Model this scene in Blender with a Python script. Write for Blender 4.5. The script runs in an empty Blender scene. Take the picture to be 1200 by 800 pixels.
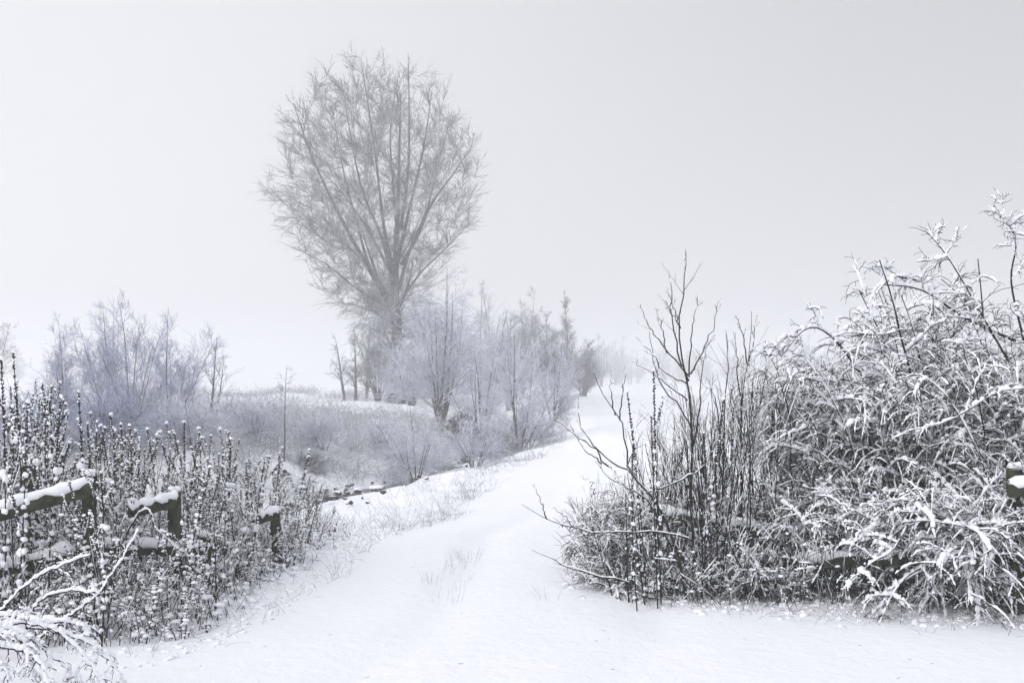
import bpy, math
import numpy as np
from mathutils import Vector

S = bpy.context.scene
COL = S.collection
F = 1167.0          # focal length in photo pixels (1200 wide)
HY = 445.0          # photo row of the horizon
EYE = 1.6

# ------------------------------------------------------------------ camera, world, sun, exposure
cam_d = bpy.data.cameras.new('camera')
cam = bpy.data.objects.new('camera', cam_d); COL.objects.link(cam); S.camera = cam
cam.location = (0, 0, EYE); cam.rotation_euler = (math.radians(90), 0, 0)
cam_d.sensor_width = 36.0; cam_d.lens = 36.0 * F / 1200.0
cam_d.shift_y = (HY - 400.0) / 1200.0
cam_d.clip_start = 0.05; cam_d.clip_end = 6000

SUN_AZ = math.radians(-118)     # compass angle from +Y towards +X
SUN_EL = math.radians(33)
W = bpy.data.worlds.new('World'); S.world = W; W.use_nodes = True
wn = W.node_tree; wn.nodes.clear()
def N(t, kind, **kw):
    n = t.nodes.new(kind)
    for k, v in kw.items():
        if k.startswith('i_'):
            key = k[2:]
            n.inputs[int(key) if key.isdigit() else key.replace('_', ' ')].default_value = v
        else: setattr(n, k, v)
    return n
sky = N(wn, 'ShaderNodeTexSky', sky_type='NISHITA', sun_disc=False, sun_elevation=SUN_EL, sun_rotation=SUN_AZ,
        air_density=1.0, dust_density=4.0, ozone_density=2.0)
hsv = N(wn, 'ShaderNodeHueSaturation', i_Saturation=0.22, i_Value=1.0)
gam = N(wn, 'ShaderNodeGamma', i_Gamma=0.38)
tint = N(wn, 'ShaderNodeMixRGB', blend_type='MULTIPLY', i_0=1.0)
tint.inputs[2].default_value = (5.95, 5.86, 5.98, 1)
bg = N(wn, 'ShaderNodeBackground', i_Strength=0.10)
wo = N(wn, 'ShaderNodeOutputWorld')
L = wn.links.new
L(sky.outputs[0], hsv.inputs['Color']); L(hsv.outputs[0], gam.inputs[0]); L(gam.outputs[0], tint.inputs[1])
wtc = N(wn, 'ShaderNodeTexCoord'); wsx = N(wn, 'ShaderNodeSeparateXYZ'); L(wtc.outputs['Generated'], wsx.inputs[0])
wmr = N(wn, 'ShaderNodeMapRange', interpolation_type='SMOOTHSTEP', i_1=.10, i_2=.95, i_3=1.0, i_4=1.2); L(wsx.outputs['Z'], wmr.inputs[0])   # an overcast sky is brightest overhead
wmul = N(wn, 'ShaderNodeVectorMath', operation='SCALE'); L(tint.outputs[0], wmul.inputs[0]); 
def wmap(sock, a, b, c, d):
    n = N(wn, 'ShaderNodeMapRange', interpolation_type='SMOOTHSTEP', i_1=a, i_2=b, i_3=c, i_4=d); L(sock, n.inputs[0]); return n.outputs[0]
def wprod(a, b):
    n = N(wn, 'ShaderNodeMath', operation='MULTIPLY'); L(a, n.inputs[0]); L(b, n.inputs[1]); return n.outputs[0]
# cloud cover: thinner (brighter) to the left, heavier to the right, with brightness added behind the viewer to light the near plants
cov = wprod(wprod(wmr.outputs[0], wmap(wsx.outputs['X'], -.40, .62, 1.27, .79)), wmap(wsx.outputs['Y'], .3, -.8, 1.0, 1.6))
L(cov, wmul.inputs['Scale'])
L(wmul.outputs[0], bg.inputs[0]); L(bg.outputs[0], wo.inputs[0])

sd = bpy.data.lights.new('sun', 'SUN'); sun = bpy.data.objects.new('sun', sd); COL.objects.link(sun)
sd.energy = 0.55; sd.angle = math.radians(25); sd.color = (1.0, 0.97, 0.93)
sdir = Vector((math.sin(SUN_AZ) * math.cos(SUN_EL), math.cos(SUN_AZ) * math.cos(SUN_EL), math.sin(SUN_EL)))
sun.rotation_euler = sdir.to_track_quat('Z', 'Y').to_euler(); sun.location = (-20, 20, 40)

S.view_settings.view_transform = 'Standard'; S.view_settings.look = 'None'
S.view_settings.exposure = -0.45; S.view_settings.gamma = 1.0
S.view_settings.use_curve_mapping = False
S.render.engine = 'CYCLES'
S.cycles.volume_bounces = 2
S.cycles.max_bounces = 6; S.cycles.diffuse_bounces = 4
S.cycles.use_adaptive_sampling = True; S.cycles.adaptive_threshold = 0.02

# ------------------------------------------------------------------ maths helpers
def at(px, py, d):
    """world point seen at photo pixel (px, py) at depth d"""
    return np.array([(px - 600) * d / F, d, EYE - (py - HY) * d / F])

def nrm(v):
    return v / np.maximum(np.linalg.norm(v, axis=-1, keepdims=True), 1e-9)

DITCH = np.array([(-60, 4), (-30, 11), (-14, 15.5), (-8, 18.3), (-4.9, 20.3), (-3.8, 22), (-3.1, 24.7), (-2.3, 28.5), (-1.6, 34), (-0.8, 45), (-0.4, 60), (-2, 90), (-2, 140.)])
def seg_dist(x, y, pts):
    best = np.full(np.shape(x), 1e9); side = np.zeros(np.shape(x))
    for a, b in zip(pts[:-1], pts[1:]):
        ab = b - a; t = np.clip(((x - a[0]) * ab[0] + (y - a[1]) * ab[1]) / (ab @ ab), 0, 1)
        dx = x - a[0] - t * ab[0]; dy = y - a[1] - t * ab[1]; dd = np.hypot(dx, dy)
        s = ab[0] * dy - ab[1] * dx
        m = dd < best; best = np.where(m, dd, best); side = np.where(m, s, side)
    return best, side
_r = np.random.default_rng(5)
_W = [(f, *_r.uniform(0, 6.28, 2), _r.uniform(0, 6.28)) for f in (0.09, .13, .2, .31, .47, .8, 1.3, 2.1, 3.3, 5.1, 7.7, 11.)]
def noise(x, y, f0, f1):
    out = 0
    for f, th, ph, p2 in _W:
        if f0 <= f <= f1:
            u = x * math.cos(th) + y * math.sin(th); v = -x * math.sin(th) + y * math.cos(th)
            out = out + np.sin(u * f * 2 + ph + 1.7 * np.sin(v * f * 1.3 + p2)) * np.sin(v * f * 1.6 + p2) / (f ** 0.9)
    return out
EDGE_Y = [0, 5.4, 6.3, 7.6, 9.1, 11.3, 14.9, 22, 28.7, 41, 74, 120]
EDGE_X = [-2.6, -2.3, -1.9, -1.75, -1.6, -1.5, -1.05, 0.0, 1.5, 2.5, 3.2, 5.]
def edge(y): return np.interp(y, EDGE_Y, EDGE_X)
def h(x, y):
    x = np.asarray(x, float); y = np.asarray(y, float)
    d, s = seg_dist(x, y, DITCH)
    far = (s > 0)
    D = np.interp(y, [17, 22, 28, 40], [10.5, 7.5, 5.0, 4.2])
    q = np.clip(1 - d / D, 0, 1)
    z = np.where(far, -1.12 * np.exp(-(d / 2.4) ** 2), -1.12 * (q ** 0.95)) - 0.10 * np.exp(-(d / 0.7) ** 4)
    z = z + np.where(far, 0.32 * (1 - np.exp(-(d / 6.0) ** 2)), 0)
    # rough banks, calm path
    off = np.clip((edge(y) + 0.2 - x) / 1.5, 0, 1)
    z = z + 0.045 * off * noise(x, y, .4, 3.4) * np.exp(-y / 120)
    z = z + 0.010 * noise(x, y, .1, .5) * np.clip(y / 20, .3, 6)
    z = z + 0.006 * noise(x, y, 1.2, 12) * (1 + 1.6 * off)
    # two shallow, snowed-in wheel ruts along the path
    c = edge(y) + 2.1 + 0.1 * np.sin(y * .5)
    for o in (-0.75, 0.75):
        z = z - 0.05 * np.exp(-((x - c - o) / 0.22) ** 2) * np.clip((y - 3) / 5, 0, 1) * np.clip(1 - (y - 11) / 12, 0, 1)
    return z
def hz(x, y): return float(h(x, y))

# ------------------------------------------------------------------ mesh helpers
class Geo:
    def __init__(s): s.v = []; s.f = []; s.n = 0
    def add(s, v, f):
        s.v.append(np.asarray(v, np.float32).reshape(-1, 3)); s.f.append(np.asarray(f, np.int64) + s.n); s.n += len(s.v[-1])
    def tubes(s, P, R, sides=4, flat=1.0, cap=False):
        P = np.asarray(P, float); M, k, _ = P.shape
        if M == 0: return
        T = nrm(np.gradient(P, axis=1))
        ref = np.where(np.abs(T[:, :1, 2:3]) > 0.75, np.array([1., .2, 0]), np.array([0, 0, 1.]))
        A = nrm(np.cross(T, np.broadcast_to(ref, T.shape))); B = np.cross(T, A)
        th = np.arange(sides) * 2 * np.pi / sides + np.pi / sides
        V = P[:, :, None] + R[:, :, None, None] * (np.cos(th)[None, None, :, None] * A[:, :, None] + flat * np.sin(th)[None, None, :, None] * B[:, :, None])
        i = np.arange(M)[:, None, None] * k * sides + np.arange(k - 1)[None, :, None] * sides
        j = np.arange(sides)[None, None]; jn = (j + 1) % sides
        q = np.stack([i + j, i + jn, i + sides + jn, i + sides + j], -1).reshape(-1, 4)
        s.add(V, q)
        if cap and sides == 4:
            b = np.arange(M)[:, None] * k * 4
            s.f.append((np.concatenate([b + np.array([[3, 2, 1, 0]]), b + (k - 1) * 4 + np.array([[0, 1, 2, 3]])])) + s.n - len(s.v[-1]))
    def blobs(s, C, rad, rng, squash=0.7, jit=0.18):
        C = np.asarray(C, float); M = len(C)
        if M == 0: return
        rad = np.broadcast_to(np.asarray(rad, float), (M,))
        bv = ICO_V[None] * (1 + jit * rng.standard_normal((M, len(ICO_V), 1)))
        sc = np.stack([rad * rng.uniform(.7, 1.3, M), rad * rng.uniform(.7, 1.3, M), rad * squash], -1)
        V = C[:, None] + bv * sc[:, None]
        s.add(V, (ICO_F[None] + (np.arange(M) * len(ICO_V))[:, None, None]).reshape(-1, 3))
    def octs(s, C, D, rl, rw):
        """small seed-like octahedra along direction D"""
        C = np.asarray(C, float); M = len(C); D = nrm(D)
        A = nrm(np.cross(D, np.array([.3, .2, 1.]))); B = np.cross(D, A)
        rl = np.broadcast_to(rl, (M,))[:, None]; rw = np.broadcast_to(rw, (M,))[:, None]
        V = np.stack([C - D * rl, C + A * rw, C + B * rw, C - A * rw, C - B * rw, C + D * rl], 1)
        f = np.array([(0, 2, 1), (0, 3, 2), (0, 4, 3), (0, 1, 4), (5, 1, 2), (5, 2, 3), (5, 3, 4), (5, 4, 1)])
        s.add(V, (f[None] + (np.arange(M) * 6)[:, None, None]).reshape(-1, 3))
    def ribbons(s, P, Wd, side):
        """flat blades: P (M,k,3), width Wd (M,k), side (M,3)"""
        M, k, _ = P.shape
        V = np.stack([P - side[:, None] * Wd[..., None], P + side[:, None] * Wd[..., None]], 2)
        i = np.arange(M)[:, None] * k * 2 + np.arange(k - 1)[None] * 2
        s.add(V, np.stack([i, i + 1, i + 3, i + 2], -1).reshape(-1, 4))
    def box(s, a, b, w, hgt, rng=None, up=(0, 0, 1), segs=8, rough=0.0):
        """beam from a to b, width w, height hgt, slightly worn"""
        a = np.array(a, float); b = np.array(b, float); t = nrm(b - a); A = nrm(np.cross(t, np.array(up, float))); B = np.cross(A, t)
        u = np.linspace(0, 1, segs + 1)
        prof = np.array([(-.5, -.42), (-.42, -.5), (.42, -.5), (.5, -.42), (.5, .42), (.42, .5), (-.42, .5), (-.5, .42)])
        V = a + (b - a) * u[:, None, None] + A * prof[None, :, :1] * w + B * prof[None, :, 1:] * hgt
        if rng is not None: V = V + rng.standard_normal(V.shape) * rough
        nb = 8; q = []
        for i in range(segs):
            for j in range(nb): q.append((i * nb + j, i * nb + (j + 1) % nb, (i + 1) * nb + (j + 1) % nb, (i + 1) * nb + j))
        s.add(V, q)
        for base, rev in ((0, True), (segs * nb, False)):
            idx = list(range(base, base + nb)); idx = idx[::-1] if rev else idx
            s.f.append(np.array([(idx[0], idx[1], idx[2], idx[3]), (idx[0], idx[3], idx[4], idx[7]), (idx[7], idx[4], idx[5], idx[6])]) + s.n - len(s.v[-1]))
    def build(s, name, mat, parent=None, origin=(0, 0, 0), smooth=True):
        me = bpy.data.meshes.new(name)
        V = np.concatenate(s.v) - np.asarray(origin, np.float32)
        me.vertices.add(len(V)); me.vertices.foreach_set('co', V.astype(np.float32).ravel())
        tot = np.concatenate([np.full(len(f), f.shape[1], np.int32) for f in s.f])
        loops = np.concatenate([f.ravel() for f in s.f]).astype(np.int32)
        me.loops.add(len(loops)); me.loops.foreach_set('vertex_index', loops)
        me.polygons.add(len(tot)); st = np.concatenate([[0], np.cumsum(tot)[:-1]]).astype(np.int32)
        me.polygons.foreach_set('loop_start', st); me.polygons.foreach_set('loop_total', tot)
        me.polygons.foreach_set('use_smooth', np.full(len(tot), smooth))
        me.update(calc_edges=True)
        o = bpy.data.objects.new(name, me); COL.objects.link(o)
        if mat: me.materials.append(mat)
        if parent is not None: o.parent = parent
        else: o.location = origin
        return o
def _ico():
    p = (1 + 5 ** .5) / 2
    v = [(-1, p, 0), (1, p, 0), (-1, -p, 0), (1, -p, 0), (0, -1, p), (0, 1, p), (0, -1, -p), (0, 1, -p), (p, 0, -1), (p, 0, 1), (-p, 0, -1), (-p, 0, 1)]
    f = [(0, 11, 5), (0, 5, 1), (0, 1, 7), (0, 7, 10), (0, 10, 11), (1, 5, 9), (5, 11, 4), (11, 10, 2), (10, 7, 6), (7, 1, 8),
         (3, 9, 4), (3, 4, 2), (3, 2, 6), (3, 6, 8), (3, 8, 9), (4, 9, 5), (2, 4, 11), (6, 2, 10), (8, 6, 7), (9, 8, 1)]
    v = np.array(v) / np.hypot(1, p); return v, np.array(f)
ICO_V, ICO_F = _ico()

def tag(o, label=None, cat=None, group=None, kind=None):
    if label: o['label'] = label
    if cat: o['category'] = cat
    if group: o['group'] = group
    if kind: o['kind'] = kind
    return o
def thing(name, loc, label, cat, group=None):
    o = bpy.data.objects.new(name, None); COL.objects.link(o); o.location = [float(c) for c in loc]
    o.empty_display_size = .2
    return tag(o, label, cat, group)
def dup(root, loc, rotz=0., sc=1., label=None, group=None, szz=None, tilt=None):
    r = root.copy(); COL.objects.link(r); r.location = [float(c) for c in loc]; r.rotation_euler = (tilt[0] if tilt else 0, tilt[1] if tilt else 0, rotz)
    r.scale = (sc, sc, szz or sc)
    if label: r['label'] = label
    if group: r['group'] = group
    for ch in list(root.children):
        c = ch.copy(); COL.objects.link(c); c.parent = r
        for g in ch.children:
            k = g.copy(); COL.objects.link(k); k.parent = c
    return r

# ------------------------------------------------------------------ branching
def spline(pts, k):
    """Catmull-Rom through pts, k samples"""
    p = np.asarray(pts, float); n = len(p)
    q = np.vstack([2 * p[0] - p[1], p, 2 * p[-1] - p[-2]])
    u = np.linspace(0, n - 1 - 1e-6, k); i = u.astype(int); t = (u - i)[:, None]
    a, b, c, d = q[i], q[i + 1], q[i + 2], q[i + 3]
    return .5 * ((2 * b) + (-a + c) * t + (2 * a - 5 * b + 4 * c - d) * t ** 2 + (-a + 3 * b - 3 * c + d) * t ** 3)
def march(rng, start, d0, length, k, trop, wob):
    M = len(start); P = np.zeros((M, k, 3)); P[:, 0] = start; d = nrm(d0)
    trop = np.broadcast_to(np.asarray(trop, float), (k - 1,)) if np.ndim(trop) < 2 else trop
    st = (np.asarray(length) / (k - 1))[:, None]
    for i in range(k - 1):
        P[:, i + 1] = P[:, i] + d * st
        d = d + wob * rng.standard_normal((M, 3)); d[:, 2] += trop[..., i] if np.ndim(trop) == 2 else trop[i]
        d = nrm(d)
    return P
def grow(rng, P, R, n, t0, t1, ang, lenf, k=5, trop=0.0, wob=0.06, rr=0.6, rtip=0.3, rmin=0.002, env=None, az=None):
    """children on every parent polyline; returns (P, R)"""
    Np, kp, _ = P.shape
    n = np.broadcast_to(np.asarray(n), (Np,)); idx = np.repeat(np.arange(Np), n); M = len(idx)
    t = rng.uniform(t0, t1, M); u = t * (kp - 1) * .9999; i = u.astype(int); f = (u - i)[:, None]
    a = P[idx, i]; b = P[idx, i + 1]; pos = a * (1 - f) + b * f; T = nrm(b - a)
    r0 = R[idx, i] * (1 - f[:, 0]) + R[idx, i + 1] * f[:, 0]
    rv = rng.standard_normal((M, 3)) if az is None else az(rng, M, pos)
    pp = nrm(rv - (rv * T).sum(-1, keepdims=True) * T)
    an = np.radians(rng.uniform(ang[0], ang[1], M))[:, None]
    d = np.cos(an) * T + np.sin(an) * pp
    pl = np.linalg.norm(np.diff(P, axis=1), axis=-1).sum(1)[idx]
    ln = lenf(pl, t, rng, M)
    if env is not None:
        e = env(pos, d, rng); ok = ((e > .4 * ln) | getattr(env, 'soft', False)) & (e < 90); ln = np.minimum(ln, e)
        pos = pos[ok]; d = d[ok]; ln = ln[ok]; r0 = r0[ok]; M = len(ln)
    ln = np.maximum(ln, 0.02)
    C = march(rng, pos, d, ln, k, trop, wob)
    rs = np.maximum(r0 * rr, rmin)
    CR = np.maximum(rs[:, None] * np.linspace(1, rtip, k)[None], rmin * .7)
    return C, CR
def ell_env(c, s, over=0.08):
    c = np.asarray(c, float); s = np.asarray(s, float)
    def fn(pos, d, rng):
        o = (pos - c) / s; v = d / s
        A = (v * v).sum(-1); B = 2 * (o * v).sum(-1); Cc = (o * o).sum(-1) - 1
        disc = np.maximum(B * B - 4 * A * Cc, 0); t = (-B + np.sqrt(disc)) / (2 * A)
        return np.where(Cc > .2, 0., t * rng.uniform(.72, 1 + over, len(t)))
    return fn
def snowtube(g, rng, P, R, th, sides=5, lump=.6, minhor=.15, keep=1.0):
    """lumps of snow lying along the upper side of branches"""
    if keep < 1: m = rng.random(len(P)) < keep; P = P[m]; R = R[m]
    if len(P) == 0: return
    k = P.shape[1]; kk = (k - 1) * (3 if sides > 3 and len(P) < 60000 else 2) + 1
    u = np.linspace(0, k - 1 - 1e-6, kk); i = u.astype(int); f = u - i
    Q = P[:, i] * (1 - f)[None, :, None] + P[:, i + 1] * f[None, :, None]
    RR = R[:, i] * (1 - f)[None] + R[:, i + 1] * f[None]
    T = nrm(np.gradient(Q, axis=1)); hor = np.sqrt(np.clip(1 - T[..., 2] ** 2, 0, 1))
    th_ = np.asarray(th) if np.ndim(th) == 0 else np.asarray(th)[:, None]
    s = th_ * (minhor + (1 - minhor) * hor) * np.clip(1 + lump * rng.standard_normal(hor.shape), .1, 2.2)
    rad = RR * .25 + s * .5; rad[:, 0] *= .4; rad[:, -1] *= .75
    Q = Q + np.array([0, 0, 1.]) * (RR * .85 + s * .36)[..., None]
    g.tubes(Q, rad, sides, flat=.8)

# ------------------------------------------------------------------ materials
def mat(name, rough=.9):
    m = bpy.data.materials.new(name); m.use_nodes = True; t = m.node_tree
    p = t.nodes['Principled BSDF']; p.inputs['Roughness'].default_value = rough
    p.inputs['Specular IOR Level'].default_value = .12
    return m, t, p
def noise_col(t, p, c0, c1, scale, detail=4, lo=.35, hi=.65):
    tc = N(t, 'ShaderNodeTexCoord'); nz = N(t, 'ShaderNodeTexNoise', i_Scale=scale, i_Detail=detail)
    cr = N(t, 'ShaderNodeValToRGB'); e = cr.color_ramp.elements
    e[0].position = lo; e[0].color = (*c0, 1); e[1].position = hi; e[1].color = (*c1, 1)
    t.links.new(tc.outputs['Object'], nz.inputs['Vector']); t.links.new(nz.outputs['Fac'], cr.inputs[0])
    if p is not None: t.links.new(cr.outputs[0], p.inputs['Base Color'])
    return cr, nz, tc
def snowy(name, c0, c1, scale, thr=.35, soft=.35, patch=.5, snowc=(.84, .86, .9)):
    """bark or blade that carries settled snow or rime wherever it faces the sky"""
    m, t, p = mat(name); cr, nz, tc = noise_col(t, None, c0, c1, scale)
    geo = N(t, 'ShaderNodeNewGeometry'); sx = N(t, 'ShaderNodeSeparateXYZ'); t.links.new(geo.outputs['Normal'], sx.inputs[0])
    n2 = N(t, 'ShaderNodeTexNoise', i_Scale=scale * .6, i_Detail=3); t.links.new(tc.outputs['Object'], n2.inputs['Vector'])
    ma = N(t, 'ShaderNodeMath', operation='MULTIPLY_ADD', i_1=patch * 2, i_2=-patch); t.links.new(n2.outputs['Fac'], ma.inputs[0])
    ad = N(t, 'ShaderNodeMath', operation='ADD'); t.links.new(sx.outputs['Z'], ad.inputs[0]); t.links.new(ma.outputs[0], ad.inputs[1])
    mr = N(t, 'ShaderNodeMapRange', i_1=thr - soft / 2, i_2=thr + soft / 2); t.links.new(ad.outputs[0], mr.inputs[0])
    mx = N(t, 'ShaderNodeMixRGB'); mx.inputs[2].default_value = (*snowc, 1)
    t.links.new(mr.outputs[0], mx.inputs[0]); t.links.new(cr.outputs[0], mx.inputs[1]); t.links.new(mx.outputs[0], p.inputs['Base Color'])
    return m
def snow_mat(name, col=(.86, .88, .92), bump=.5, scale=9.):
    m, t, p = mat(name, .75)
    p.inputs['Base Color'].default_value = (*col, 1)
    tc = N(t, 'ShaderNodeTexCoord')
    n1 = N(t, 'ShaderNodeTexNoise', i_Scale=scale, i_Detail=6, i_Roughness=.6); n2 = N(t, 'ShaderNodeTexNoise', i_Scale=scale * 14, i_Detail=2)
    t.links.new(tc.outputs['Object'], n1.inputs['Vector']); t.links.new(tc.outputs['Object'], n2.inputs['Vector'])
    ad = N(t, 'ShaderNodeMath', operation='MULTIPLY_ADD', i_1=.15); t.links.new(n2.outputs[0], ad.inputs[0]); t.links.new(n1.outputs[0], ad.inputs[2])
    b = N(t, 'ShaderNodeBump', i_Strength=bump, i_Distance=.03); t.links.new(ad.outputs[0], b.inputs['Height'])
    t.links.new(b.outputs[0], p.inputs['Normal'])
    return m
M_SNOW = snow_mat('ground_snow')
M_CAP = snow_mat('settled_snow', (.91, .925, .96), .2, 30)
M_BARK = snowy('dark_twig_bark', (.010, .009, .009), (.032, .028, .028), 30, .95, .25, .2)
M_BARE = snowy('bare_twig_bark', (.012, .010, .011), (.04, .035, .035), 30, .8, .3, .45)
M_TREE = snowy('rimed_bark', (.05, .05, .055), (.15, .15, .16), 3, .30, .5, .35, (.72, .75, .82))
M_RIME = snowy('fine_rimed_twigs', (.05, .05, .058), (.12, .12, .14), 3, .25, .7, .4, (.74, .77, .84))
M_TRUNK = snowy('trunk_bark', (.05, .048, .05), (.13, .125, .13), 5, .55, .4, .3)
M_FROST = snowy('frosted_twigs', (.09, .095, .115), (.36, .37, .42), 6, -.25, .8, .5, (.78, .81, .9))
M_BLUE = snowy('blue_tinted_rime', (.07, .073, .10), (.22, .24, .33), 6, .05, .8, .5, (.68, .74, .93))
M_GRASS = snowy('dry_frosted_grass', (.08, .08, .085), (.27, .27, .28), 4, .1, .8, .6, (.8, .82, .88))
M_DARK = snowy('shade_fill_stems', (.012, .011, .011), (.04, .036, .036), 8, .9, .3, .4)  # near-black stems standing in for shade in the hollows and the hedge
M_SEED = snowy('dark_seed_heads', (.012, .01, .011), (.035, .03, .03), 60, .95, .2, .1)
M_LEAF = snowy('withered_leaf', (.014, .011, .010), (.045, .037, .032), 40, .8, .3, .4)
M_WOOD = snowy('mossy_fence_wood', (.022, .026, .017), (.065, .075, .042), 14, .95, .2, .2)
m_, t_, p_ = mat('stream_water', .12); p_.inputs['Base Color'].default_value = (.02, .024, .03, 1); p_.inputs['Specular IOR Level'].default_value = .4
M_WATER = m_

# ------------------------------------------------------------------ ground
def axis(lo, hi, fine, n):
    u = np.linspace(-1, 1, n); a = np.sinh(u * 6.2) / math.sinh(6.2)
    return np.where(a < 0, fine + a * (fine - lo), fine + a * (hi - fine))
gx = axis(-1500, 1500, 0, 620); gy = axis(-300, 2400, 11, 900)
X, Y = np.meshgrid(gx, gy); Z = h(X, Y)
g = Geo(); nx, ny = len(gx), len(gy)
i = (np.arange(ny - 1)[:, None] * nx + np.arange(nx - 1)[None]).ravel()
g.add(np.stack([X, Y, Z], -1), np.stack([i, i + 1, i + nx + 1, i + nx], -1))
ground = g.build('ground', M_SNOW); tag(ground, 'snow covered path and open field', kind='structure')

# stream at the bottom of the ditch
cl = spline(DITCH[2:10], 160); tn = nrm(np.gradient(cl, axis=0)); nn = np.stack([-tn[:, 1], tn[:, 0]], -1)
rng = np.random.default_rng(2)
wl = .42 + .18 * np.sin(np.arange(160) * .31) + .08 * rng.standard_normal(160); wr = .42 + .18 * np.sin(np.arange(160) * .23 + 2) + .08 * rng.standard_normal(160)
zc = h(cl[:, 0], cl[:, 1]); zc = np.convolve(np.pad(zc, 5, 'edge'), np.ones(11) / 11, 'valid') + .05
A = np.column_stack([cl + nn * wl[:, None] * 1.3, zc]); B = np.column_stack([cl - nn * wr[:, None] * 1.3, zc])
g = Geo(); V = np.stack([A, B], 1); i = np.arange(159) * 2
g.add(V, np.stack([i, i + 1, i + 3, i + 2], -1)); tag(g.build('stream_water', M_WATER), 'dark narrow stream in the ditch', kind='structure')

# ------------------------------------------------------------------ haze
lo, hi = np.array([-1550, -350, float(Z.min()) - 1.0]), np.array([1550, 2450, 24.5])
c8 = np.array([(x, y, z) for z in (lo[2], hi[2]) for y in (lo[1], hi[1]) for x in (lo[0], hi[0])])
g = Geo(); g.add(c8, [(0, 2, 3, 1), (4, 5, 7, 6), (0, 1, 5, 4), (2, 6, 7, 3), (0, 4, 6, 2), (1, 3, 7, 5)])
m = bpy.data.materials.new('haze'); m.use_nodes = True; t = m.node_tree; t.nodes.clear()
pv = N(t, 'ShaderNodeVolumePrincipled', i_Density=.005, i_Anisotropy=.25); pv.inputs['Color'].default_value = (.965, .975, .99, 1)
o_ = N(t, 'ShaderNodeOutputMaterial'); t.links.new(pv.outputs[0], o_.inputs['Volume'])
tag(g.build('haze', m, smooth=False), 'winter mist over the field', kind='stuff')

# ------------------------------------------------------------------ trees
def tree_parts(root, rng, trunk, limbs, levels, tm, cm, origin, sides=3, extra=None):
    """trunk: list of (P,R) tubes; limbs grown per levels; everything beyond the trunk is the crown"""
    o = np.asarray(origin)
    g = Geo()
    for P, R in trunk: g.tubes(P, R, 8)
    g.build('trunk', tm, root, o)
    g = Geo(); P, R = limbs; g.tubes(P, R, 5)
    for n, t0, t1, ang, lenf, kw in levels:
        P, R = grow(rng, P, R, n, t0, t1, ang, lenf, **kw); g.tubes(P, R, sides)
    if extra: extra(g)
    g.build('crown', cm, root, o)

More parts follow.
